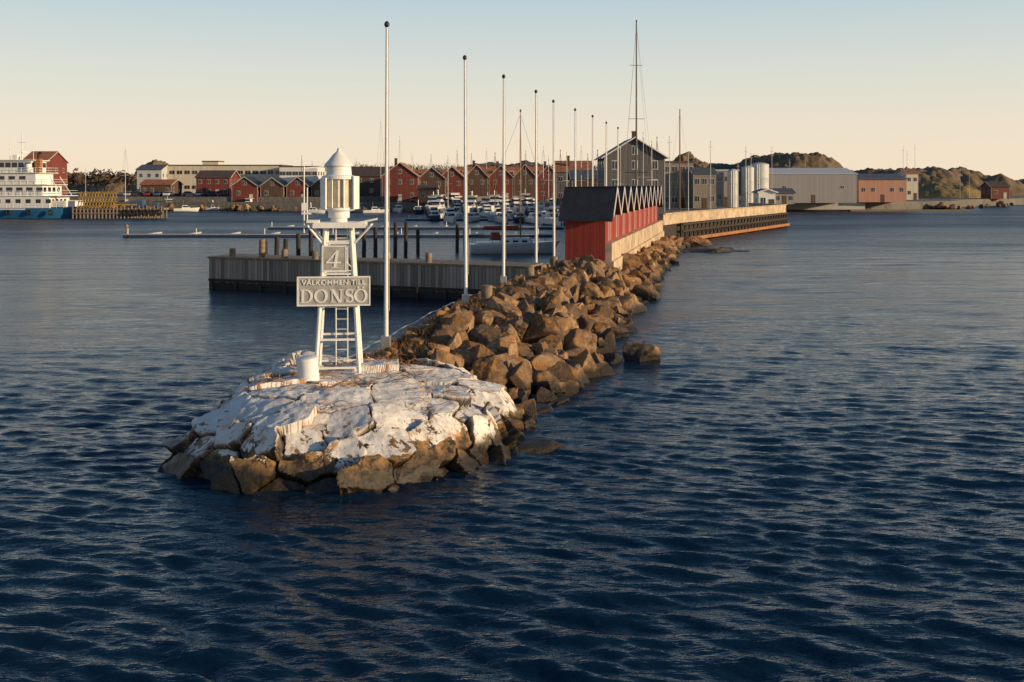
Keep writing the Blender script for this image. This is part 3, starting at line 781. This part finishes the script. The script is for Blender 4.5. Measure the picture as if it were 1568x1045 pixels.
for px in range(1325,1560,7):
    y=wd(321-max(0,(px-1490))*.09); its.append((wx(px,y)+r.randn(),y+r.uniform(0,6),r.uniform(0,.5),r.uniform(.8,1.8)))
rocks('shore_rocks',its,12)
its=[]
for k in range(60):
    t=r.rand(); p=(-110+t*118,263-t*16); its.append((p[0],p[1]-r.uniform(0,2),r.uniform(0,.9),r.uniform(.6,1.3)))
rocks('shore_rocks',its,13)

# ------------------------------------------------------------ background buildings
hp('red_house',34,70,232,248,250,3.5,12,wall=redfar,roof=rooftile,floors=2,cols=3)
hp('grey_house',210,247,253,260,300,3.5,10,wall=lgrey,roof=roofgrey,floors=2,cols=3)
hp('long_white_building',246,432,254,254,305,3.5,14,flat=True,wall=creamw,roof=roofbrown,floors=2,cols=16,trim=False,winw=1.6)
hp('rooftop_house',310,334,248,248,312,9,6,flat=True,wall=creamw,roof=roofbrown,floors=1,cols=3,trim=False,door=False)
hp('white_flat_house',428,486,256,256,298,3.5,12,flat=True,wall=white,roof=roofbrown,floors=2,cols=6,trim=False,winw=1.6)
hp('red_house',300,352,262,272,284,3.4,10,wall=redfar,roof=roofbrown,floors=2,cols=4)
hp('red_house',215,262,276,283,280,3.4,9,wall=brownw,roof=rooftile,cols=4)
for i,(a,c) in enumerate(((352,396),(396,436),(436,474),(474,512))):
    hp('red_boathouse',a+3,c-2,272+i%2,285,268+i,2.2,10,gable='front',wall=[redfar,brownw][i%2],roof=roofblack,cols=2)
hp('dark_warehouse',506,596,256,270,285,3.5,14,wall=brownw,roof=roofbrown,floors=2,cols=5)
hp('brick_house',585,640,250,270,262,2.2,12,gable='front',wall=redfar,roof=rooftile,floors=2,cols=3,chim=1)
hp('brown_house',640,682,257,274,268,2.2,12,gable='front',wall=brownw,roof=roofbrown,floors=2,cols=2)
hp('red_house',672,712,256,273,272,2.2,12,gable='front',wall=redfar,roof=rooftile,floors=2,cols=2)
hp('orange_shed',640,668,285,290,252,2.2,6,wall=orangew,roof=roofbrown,cols=2)
for i,(a,c) in enumerate(((712,748),(748,786),(786,822),(822,858))):
    hp('gabled_house',a+1,c-1,253+i%2,271,285+3*i,2.3,12,gable='front',wall=[brownw,redfar,brownw,redfar][i],roof=[rooftile,roofbrown,rooftile,rooftile][i],floors=2,cols=2,chim=1)
hp('row_house',560,700,260,273,300,3.5,10,wall=brownw,roof=rooftile,floors=2,cols=12,dorm=5)
hp('row_house',700,866,256,270,310,3.5,10,wall=brownw,roof=rooftile,floors=2,cols=14,dorm=7)
hp('orange_roofed_house',852,906,247,263,235,2.2,11,wall=greyw,roof=rooftile,floors=2,cols=4,chim=1)
hp('dark_shed',876,926,262,274,190,2.2,8,wall=brownw,roof=roofgrey,floors=1,cols=4)
hp('grey_gabled_house',926,1018,212,240,165,2.2,14,gable='front',wall=greyw,roof=roofgrey,floors=3,cols=3,chim=1,over=.6,winh=1.3)
hp('harbour_office',1016,1062,249,249,200,2.2,12,flat=True,wall=taupew,roof=roofbrown,floors=3,cols=4,trim=False,winw=1.1)
hp('net_store',1062,1096,258,266,196,2.2,9,wall=taupew,roof=roofgrey,floors=2,cols=3)
hp('pump_house',1096,1131,262,262,215,2.2,8,flat=True,wall=hallw,roof=lgrey,floors=2,cols=3,trim=False)
hp('industrial_hall',1179,1312,258,267,252,2.2,18,wall=hallw,roof=lgrey,floors=1,cols=3,wside=False,winh=.6,over=.2)
hp('pink_warehouse',1315,1388,267,275,262,2.2,14,wall=pinkw,roof=roofgrey,floors=1,cols=5,winw=.9,trim=False)
hp('yellow_house',1388,1406,260,266,300,2.2,8,wall=creamw,roof=rooftile,floors=2,cols=2)
hp('red_hut',1518,1546,279,286,318,2.2,7,wall=redfar,roof=roofbrown,cols=2)
hp('white_kiosk',1162,1188,291,295,180,2.2,4,wall=white,roof=roofgrey,cols=2,gable='front')
hp('low_shed',1186,1216,290,296,235,2.2,6,wall=hallw,roof=roofgrey,cols=3)
for px,r_,yt,d in((1145,1.3,257,212),(1163,2.0,252,216),(1122,1.1,262,205)):
    e=empty('storage_silo',(wx(px,d),d,2.2)); h=wz(yt,d)-2.2
    b=B(); b.lathe([(r_,0),(r_,h*.33),(r_*1.02,h*.34),(r_,h*.35),(r_,h*.66),(r_*1.02,h*.67),(r_,h*.68),(r_,h),(r_*.6,h+.3),(.3,h+.4)],n=24); b.obj('tank',lgrey,e,True)
    b=B(); b.tube((-r_*.5,-r_,0),(-r_*.5,-r_,h),.06); b.tube((-r_*.5+.4,-r_,0),(-r_*.5+.4,-r_,h),.06); b.obj('ladder',metal,e)
e=empty('concrete_quay'); b=B(); b.box((wx(1268,262),264.2,1.4),(21,1.2,2.4),R(3)); b.obj('quay_wall',M('pale_concrete',(.45,.44,.42),.8,.2),e)
e=empty('floating_pontoon',(wx(1390,wd(324)),wd(324),0)); b=B(); b.b2((-15,-1,.0),(16,1,.45)); b.obj('deck',oldwood,e)

# ------------------------------------------------------------ pontoons
def pontoon(pl,pr,py,fing=0,m=None,fl=6):
    d=wd(py); x0,x1=wx(pl,d),wx(pr,d); e=empty('floating_pontoon',(x0,d,0),R(0)); b=B(); b.b2((0,-.9,-.1),(x1-x0,1.1,.30)); b.obj('floats',m or navy,e)
    b=B(); b.b2((-.05,-.95,.30),(x1-x0+.05,1.15,.37)); b.obj('deck',grey,e)
    if fing:
        b=B(); k=2.
        while k<x1-x0: b.b2((k,1.16,.12),(k+.35,1.15+fl,.33)); k+=fing
        b.obj('fingers',lgrey,e)
    b=B(); k=0.6
    while k<x1-x0: b.tube((k,-.7,.4),(k,-.7,1.15),.06,n=6); k+=9
    b.obj('mooring_cleats',white,e)
pontoon(192,850,363,5.5); pontoon(412,862,351,5); pontoon(300,640,322.5,6); pontoon(622,866,338,4.5); pontoon(655,900,329,4.5)
d=wd(363); e=empty('end_post',(wx(194,d),d,0)); b=B(); b.tube((0,0,-1),(0,0,1.4),.14); b.lathe([(.25,1.3),(.25,1.5),(.1,1.7)],n=10); b.obj('post',oldwood,e)

# ------------------------------------------------------------ boats
def hull(b,L_,W,H,drop=.3,rake=.12):
    n=12; vs=[];fs=[]
    for i in range(n+1):
        u=i/n; hb=W/2*(max(0,1-u**3.0))**.7*(.86+.14*min(1,u*4)); sh=H*(1+.28*u*u); x=-L_/2+L_*u
        xr=x+rake*L_*u*u*.5
        vs+=[(xr,-hb,sh),(x,-hb*.84,H*.25),(x-rake*L_*u*.3,0,-drop),(x,hb*.84,H*.25),(xr,hb,sh)]
    for i in range(n):
        for j in range(4): fs.append((i*5+j,(i+1)*5+j,(i+1)*5+j+1,i*5+j+1))
        fs.append((i*5+4,(i+1)*5+4,(i+1)*5,i*5))
    fs.append((0,1,2,3,4)); b.add(vs,fs)
def motorboat(x,y,L_=7,rot=0,canopy=None,big=False,hm=None):
    W=L_*.34; H=L_*.13; e=empty('motorboat',(x,y,0),rot)
    b=B(); hull(b,L_,W,H); b.obj('hull',hm or lightw,e,True)
    b=B(); ch=L_*.13
    b.add([(-L_*.18,-W*.36,H),(L_*.2,-W*.33,H*1.05),(L_*.2,W*.33,H*1.05),(-L_*.18,W*.36,H),(-L_*.15,-W*.3,H+ch),(L_*.05,-W*.28,H+ch),(L_*.05,W*.28,H+ch),(-L_*.15,W*.3,H+ch)],[(0,1,5,4),(1,2,6,5),(2,3,7,6),(3,0,4,7),(4,5,6,7)])
    if big: b.b2((-L_*.14,-W*.27,H+ch+.02),(L_*.02,W*.27,H+ch*1.75)); b.b2((-L_*.2,-W*.32,H+ch*1.8),(L_*.04,W*.32,H+ch*1.88))
    b.obj('cabin',lightw,e)
    g=B(); z0,z1=H+ch*.35,H+ch*.82
    for s in(-1,1): g.box((-L_*.02,s*W*.327,(z0+z1)/2),(L_*.24,.05,z1-z0),rx=R(12)*s*1)
    g.box((L_*.13,0,(z0+z1)/2),(.05,W*.5,L_*.09),ry=R(-52)); g.box((-L_*.168,0,(z0+z1)/2),(.05,W*.5,z1-z0))
    if big: g.b2((-L_*.13,-W*.275,H+ch*1.2),(L_*.025,W*.275,H+ch*1.6))
    g.obj('windows',glb,e)
    q=B(); 
    for s in(-1,1):
        q.tube((L_*.0,s*W*.45,H+.5),(L_*.46,s*W*.1,H*1.25+.5),.025,n=4)
        for k in(0,.15,.3,.44): hh=W/2*(1-(.5+k)**3)**.7*.93; q.tube((L_*k,s*hh,H),(L_*k,s*hh,H*1.1+.5),.02,n=4)
    q.tube((-L_*.1,0,H+ch),(-L_*.12,0,H+ch*2.6),.03,n=4); q.obj('rails',metal,e)
    if canopy: q=B(); q.box((-L_*.32,0,H+ch*.45),(L_*.26,W*.75,ch*.95),taper=.8); q.obj('canopy',canopy,e,bev=.08)
def sailboat(x,y,L_=9,rot=0,mast=12,mw=white,cover=navy,spr=1,hm=None,mr=.075):
    W=L_*.3;H=L_*.11; e=empty('sailboat',(x-L_*.1*math.cos(rot),y-L_*.1*math.sin(rot),0),rot)
    b=B(); hull(b,L_,W,H,.5,.16); b.obj('hull',hm or lightw,e,True)
    b=B(); b.box((L_*.04,0,H+L_*.035),(L_*.42,W*.5,L_*.07),taper=.85); b.box((-L_*.3,0,H+.1),(L_*.25,W*.6,.2)); b.obj('coachroof',lightw,e,bev=.05)
    g=B(); 
    for s in(-1,1):
        for k in range(3): g.box((L_*(-.08+.11*k),s*W*.246,H+L_*.032),(L_*.06,.04,L_*.02))
    g.obj('windows',glb,e)
    g=B(); g.box((-L_*.2,0,H+L_*.09),(L_*.12,W*.55,L_*.09),taper=.75); g.obj('sprayhood',cover,e,bev=.05)
    mx=L_*.1; m=B(); m.tube((mx,0,H*.9),(mx,0,mast),mr,mr*.6,8)
    m.tube((mx,0,H+L_*.16),(-L_*.36,0,H+L_*.17),.06,n=6)
    for k in range(spr):
        zs=H+(mast-H)*(k+1)/(spr+1)*1.05; m.tube((mx,-W*.36/(1+.5*k),zs),(mx,W*.36/(1+.5*k),zs),.03,n=4)
    m.lathe([(.04,mast),(.12,mast+.1),(.03,mast+.3)],(mx,0,0),6)
    m.obj('mast_and_boom',mw,e)
    c=B(); c.tube((mx-.2,0,H+L_*.185),(-L_*.34,0,H+L_*.19),.24,.14,8); c.obj('sail_cover',cover,e,True)
    s_=B(); tp=(mx,0,mast*.985)
    s_.tube(tp,(L_*.56,0,H*1.2),.014,n=3); s_.tube(tp,(-L_*.49,0,H),.014,n=3)
    for s in(-1,1):
        zs=H+(mast-H)/(spr+1)*1.05
        s_.tube(tp,(mx,s*W*.36,zs),.013,n=3); s_.tube((mx,s*W*.36,zs),(mx,s*W*.42,H),.013,n=3); s_.tube((mx,0,zs),(mx-.4,s*W*.4,H),.012,n=3)
        for k in(-.45,-.25,0,.2,.4):
            hh=W/2*(1-(.5+k)**3)**.7*.93; s_.tube((L_*k,s*hh,H),(L_*k,s*hh,H*1.1+.6),.018,n=4)
        s_.tube((-L_*.45,s*W*.42,H+.65),(L_*.2,s*W*.38,H*1.1+.6),.015,n=3); s_.tube((L_*.2,s*W*.38,H*1.1+.6),(L_*.5,0,H*1.25+.6),.015,n=3)
    s_.obj('stays_and_rails',wire,e)
sailboat(wx(797,101),101,8.6,R(8),14.3,mastw,redc,1)
sailboat(wx(973,128),127,15,R(100),wz(36,128),black,navy,3,mr=.14)
sailboat(wx(1041,152)-0,152,11,R(80),wz(170,152),mastw,navy,1,mr=.12)
d=wd(333); motorboat(wx(745,d),d+2,7,R(-75),navy,True)
rr=np.random.RandomState(21)
d=wd(322); motorboat(wx(378,d),d,8.5,R(175),None,True)
for px,py,L_,ro,cn,hm_ in((262,322,8,8,None,blue),(285,324,6,20,None,None),(308,321,7,170,navy,blue),(330,323,6,0,None,None)):
    d=wd(py); motorboat(wx(px,d),d,L_,R(ro),cn,L_>7,hm_)
for px,py,L_,ro,cn in((352,321,6,10,None),(418,319,6,170,navy),(440,318,7,15,None),(470,320,7,185,None),(500,317,6,5,navy),(530,318,7,170,None),(590,316,7,10,None),(625,318,7,-80,navy),(655,316,7,-70,None),(700,330,7,-85,None),(780,334,6,-80,None),(815,330,7,-75,navy),(560,317,7,20,None),(610,326,7,-80,None),(640,328,7,-85,navy),(672,327,8,-75,None),(835,338,7,-80,None),(850,330,8,-75,None),(575,327,6,15,None),(665,338,7,-80,None),(690,341,7,-78,navy),(722,340,6.5,-95,None),(770,342,7,-85,None),(796,341,7,-80,navy),(820,343,7.5,-70,None),(846,345,8,-80,None),(640,318,8,-70,None),(540,326,6,5,None),(480,327,5.5,0,None)):
    d=wd(py); motorboat(wx(px,d),d,L_,R(ro+rr.randn()*6),cn,rr.rand()<.4,[None,None,None,navy][rr.randint(4)])
for i in range(34):
    px=640+i*6.9+rr.randn()*2; py=rr.choice([314,318,323,327]); d=wd(py); motorboat(wx(px,d),d,rr.uniform(8.5,12.5),R(rr.uniform(-110,-50)),[None,navy,None][i%3],True)
for px,py,tp in((583,320,182),(612,318,210),(660,318,238),(700,320,232),(722,318,236),(745,316,228),(868,330,235),(880,345,250),(900,350,238),(950,352,228),(985,356,205),(998,350,218),(1006,345,212),(462,320,240),(478,319,248),(840,322,240),(770,318,238),(192,322,226),(805,322,232),(890,340,226),(915,346,232),(631,322,236),(686,336,240),(758,338,236),(832,336,226),(858,340,232),(546,318,244)):
    d=wd(py); sailboat(wx(px,d),d,9,R(rr.uniform(-110,-60)),wz(tp,d),[white,white,mastw][rr.randint(3)],[navy,lgrey][rr.randint(2)],1)
for px,tp,d in((1025,210,150),(1054,235,150),(1088,218,170),(1130,250,180),(1142,226,185),(1150,236,180),(1182,226,200),(1209,245,260),(1233,247,262),(1383,225,310),(1401,222,310),(1389,232,312),(1470,258,330),(1484,262,335),(100,248,270),(131,258,260)):
    e=empty('pole_mast',(wx(px,d),d,2.1)); h=wz(tp,d)-2.1
    b=B(); b.tube((0,0,0),(0,0,h),.085,.04,8); b.tube((-.35,0,h*.93),(.35,0,h*.93),.03,n=4); b.obj('pole',lgrey,e,True); b=B(); b.lathe([(.03,h),(.08,h+.08),(.03,h+.16)],n=8); b.obj('cap',grey,e)

# ------------------------------------------------------------ ferry
def ferry():
    d=wd(335); e=empty('passenger_ferry',(wx(106,d),d+4.3,0),R(-3))
    b=B(); n=14; vs=[];fs=[]; LL=34
    for i in range(n+1):
        u=i/n; hb=4.2*(1-max(0,(u-.75)/.25)**2.2*.55); x=-LL+LL*u; sh=2.1+.5*max(0,u-.8)*5*.5; x2=x
        vs+=[(x2,-hb,sh),(x,-hb*.97,1.0),(x-1.2*u,-hb*.8,-1),(x-1.2*u,hb*.8,-1),(x,hb*.97,1.0),(x2,hb,sh)]
    for i in range(n):
        for j in range(5): fs.append((i*6+j,(i+1)*6+j,(i+1)*6+j+1,i*6+j+1))
        fs.append((i*6+5,(i+1)*6+5,(i+1)*6,i*6))
    fs.append((0,1,2,3,4,5)); fs.append((n*6+5,n*6+4,n*6+3,n*6+2,n*6+1,n*6)); b.add(vs,fs); b.obj('hull',blue,e,True)
    b=B()
    b.b2((-34,-4.28,1.75),(-9,-4.203,2.0)); b.b2((-34,-4.1,2.12),(-4.0,4.1,4.5)); b.b2((-4.0,-3.6,2.3),(-.8,-3.5,3.6)); b.b2((-4.0,3.5,2.3),(-.8,3.6,3.6)); b.b2((-.9,-3.4,2.3),(-.8,3.4,3.5))
    b.b2((-34,-4.3,4.5),(-2.2,4.3,4.62)); b.b2((-34,-3.9,4.62),(-5.6,3.9,6.8)); b.b2((-34,-4.2,6.8),(-4.4,4.2,6.92)); b.b2((-34,-3.5,6.92),(-7.2,3.5,9.2)); b.b2((-34,-3.9,9.2),(-6.2,3.9,9.32))
    b.b2((-15.5,-2.9,9.32),(-8.4,2.9,11.8)); b.b2((-16,-3.3,11.8),(-7.8,3.3,11.95)); b.b2((-13.5,-1,11.95),(-12.5,1,13.0))
    b.obj('superstructure',white,e)
    g=B()
    for k in range(14): g.b2((-32+k*2.1,-4.13,3.1),(-31+k*2.1,-4.09,3.9))
    for k in range(13): g.b2((-32+k*2.1,-3.93,5.5),(-30.7+k*2.1,-3.89,6.3))
    for k in range(8): g.b2((-26+k*2.2,-3.53,7.8),(-24.7+k*2.2,-3.49,8.6))
    for k in range(5): g.b2((-15.2+k*1.36,-2.94,10.4),(-14.1+k*1.36,-2.89,11.4))
    for k in range(4): g.b2((-8.41,-2.7+k*1.4,10.4),(-8.36,-1.5+k*1.4,11.4))
    for k in range(4): g.b2((-5.61,-3.4+k*1.8,5.4),(-5.56,-2.3+k*1.8,6.3)); g.b2((-4.01,-3.0+k*1.6,3.1),(-3.96,-2.2+k*1.6,3.9))
    g.obj('windows',glb,e)
    r_=B()
    for z,x1,y in((4.62,-2.3,4.25),(6.92,-4.5,4.15),(9.32,-6.3,3.85),(2.12,-.9,4.1)):
        for hh in(.5,1.0): r_.tube((-34,-y,z+hh),(x1,-y,z+hh),.04,n=4); r_.tube((x1,-y,z+hh),(x1,y,z+hh),.04,n=4)
        k=-34
        while k<=x1: r_.tube((k,-y,z),(k,-y,z+1),.03,n=4); k+=1.5
    r_.tube((-12,0,12),(-12,0,17.8),.14,.07); r_.tube((-12,-1.7,14.6),(-12,1.7,14.6),.05); r_.tube((-12.9,0,15.6),(-11.1,0,15.6),.05); r_.box((-11.5,0,13.6),(.3,2.2,.25)); r_.tube((-10,.8,12),(-10,.8,15.2),.05); r_.tube((-14.2,-.6,12),(-14.2,-.6,16.4),.05)
    r_.tube((-2.4,-2,4.6),(-5,-2,8.5),.08); r_.tube((-2.4,2,4.6),(-5,2,8.5),.08); r_.obj('mast_and_rails',white,e)
    q=B(); q.b2((-8,-2.3,9.33),(-7,-1.2,12.2)); q.obj('exhaust_casing',rust,e)
    q=B(); q.tube((-7.5,-1.8,12.2),(-7.5,-1.8,13.3),.28); q.tube((-7.5,-1.8,13.2),(-7.0,-1.8,13.5),.26); q.obj('exhaust_pipe',black,e,True)
    q=B(); q.lathe([(.5,0),(.6,.3),(.6,1.2),(.5,1.5)],(-9,-3.0,9.6),12); q.obj('liferaft',white,e,True)
    q=B()
    for k in range(7): q.torus((-30+k*4.4,-4.4,1.2),.45,.16)
    q.obj('tyre_fenders',rubber,e)
ferry()
d=wd(335); e=empty('timber_ferry_berth',(wx(108,d),d+1,0))
W_=(248-108)/F*d
b=B(); k=0
while k<W_: b.tube((k,0,-1),(k,0,2.2+(.4 if int(k*10)%3==0 else 0)),.18,n=6); b.tube((k,3,-1),(k,3,2.2),.18,n=6); k+=.75
b.b2((0,-.1,1.7),(W_,3.2,2.1)); b.b2((0,-.3,.9),(W_,-.1,1.2)); b.obj('piles_and_deck',oldwood,e)
b=B()
for k in np.arange(1.5,9,.6): b.box((k,-.3,3.8),(.16,.16,3.4),ry=R(14))
for z in(2.5,3.4,4.3,5.2): b.box((5.2,-.32,z),(8,.12,.2))
b.box((9.5,0,2.8),(7,.2,.2)); b.obj('yellow_guide_frame',yellowm,e)
b=B()
for k in(11,12.2,13.6,15,16.4,17.6): b.torus((k,-.45,1.2),.5,.2)
b.obj('tyres',rubber,e)
b=B(); b.b2((11.5,.5,2.1),(14,2.4,3.6)); b.b2((16,.6,2.1),(17,1.6,3.1)); b.obj('crates',M('blue_crate',(.05,.1,.2),.6),e)
def car(x,y,z,rot,m):
    e=empty('parked_car',(x,y,z),rot)
    pr=[(-2.15,.35),(-2.2,.75),(-2.05,.95),(-1.3,1.0),(1.0,.95),(2.0,.78),(2.18,.6),(2.15,.35)]
    def ext(pr,w0):
        b=B(); n=len(pr); vs=[(a,-w0,c) for a,c in pr]+[(a,w0,c) for a,c in pr]; b.add(vs,[tuple(range(n)),tuple(range(2*n-1,n-1,-1))]+[(i,(i+1)%n,n+(i+1)%n,n+i) for i in range(n)]); return b
    ext(pr,.87).obj('body',m,e,False,.06)
    b=B(); b.add([(-1.7,-.8,.97),(1.0,-.8,.95),(1.0,.8,.95),(-1.7,.8,.97),(-1.25,-.62,1.42),(.2,-.62,1.44),(.2,.62,1.44),(-1.25,.62,1.42)],[(0,1,5,4),(1,2,6,5),(2,3,7,6),(3,0,4,7)]); b.obj('glasshouse',glb,e)
    b=B(); b.box((-.52,0,1.45),(1.5,1.26,.06)); b.obj('roof',m,e)
    b=B()
    for sx in(-1.35,1.35):
        for sy in(-.85,.85): b.tube((sx,sy-.1,.33),(sx,sy+.1,.33),.33,n=14)
    b.obj('wheels',rubber,e)
    b=B(); 
    for sy in(-.6,.6): b.box((2.15,sy,.68),(.08,.35,.14))
    b.obj('headlights',white,e)
for i,px in enumerate((198,212,228,243,258,290,306,322,338,366,384,404,424,446,640,664)):
    d=270 if px<560 else 256; zz=3.5 if px<560 else 2.2
    dd=d+7 if px<560 else d
    car(wx(px,dd),dd,zz,R(rr.choice([0,180,20,90])),carcols[i%6])
bark=M('bark',(.12,.085,.06),.9,.3,bmp=0)
def tree(x,y,z,h,seed):
    r=random.Random(seed); b=B()
    def br(p,d,l,rad,lev):
        q=p+d*l; b.tube(p,q,rad,rad*.65,4 if lev>1 else 6)
        if lev>=5: return
        for k in range(3 if lev<4 else 4):
            nd=(d+Vector((r.uniform(-1,1),r.uniform(-1,1),r.uniform(-.2,.7)))*.75).normalized(); br(p+d*l*r.uniform(.6,1),nd,l*r.uniform(.6,.8),rad*.6,lev+1)
    br(Vector((0,0,0)),Vector((0,0,1)),h*.27,h*.022,0)
    e=empty('bare_tree',(x,y,z)); b.obj('trunk_and_branches',bark,e)
for i,(px,h) in enumerate(((84,8),(99,9),(118,10),(128,8),(148,9),(160,7),(190,8),(708,8),(560,7),(505,7))):
    tree(wx(px,320),320,3.5,h,i)
b=B(); r=random.Random(3)
for i in range(260):
    left=r.random()<.25
    px=r.uniform(60,200) if left else r.uniform(500,930); dd=345 if left else r.uniform(560,575)
    zt=wz(270,dd) if left else wz(256,dd)
    for k in range(26):
        x=wx(px,dd)+r.gauss(0,2.2); z=zt+r.gauss(-1,1.0); a=r.uniform(-1,1); l=r.uniform(.5,1.2)
        b.add([(x-.12,dd+r.gauss(0,2),z),(x+.12,dd,z),(x+a*l*.6,dd,z+l)],[(0,1,2)])
b.obj('distant_scrub',bark)
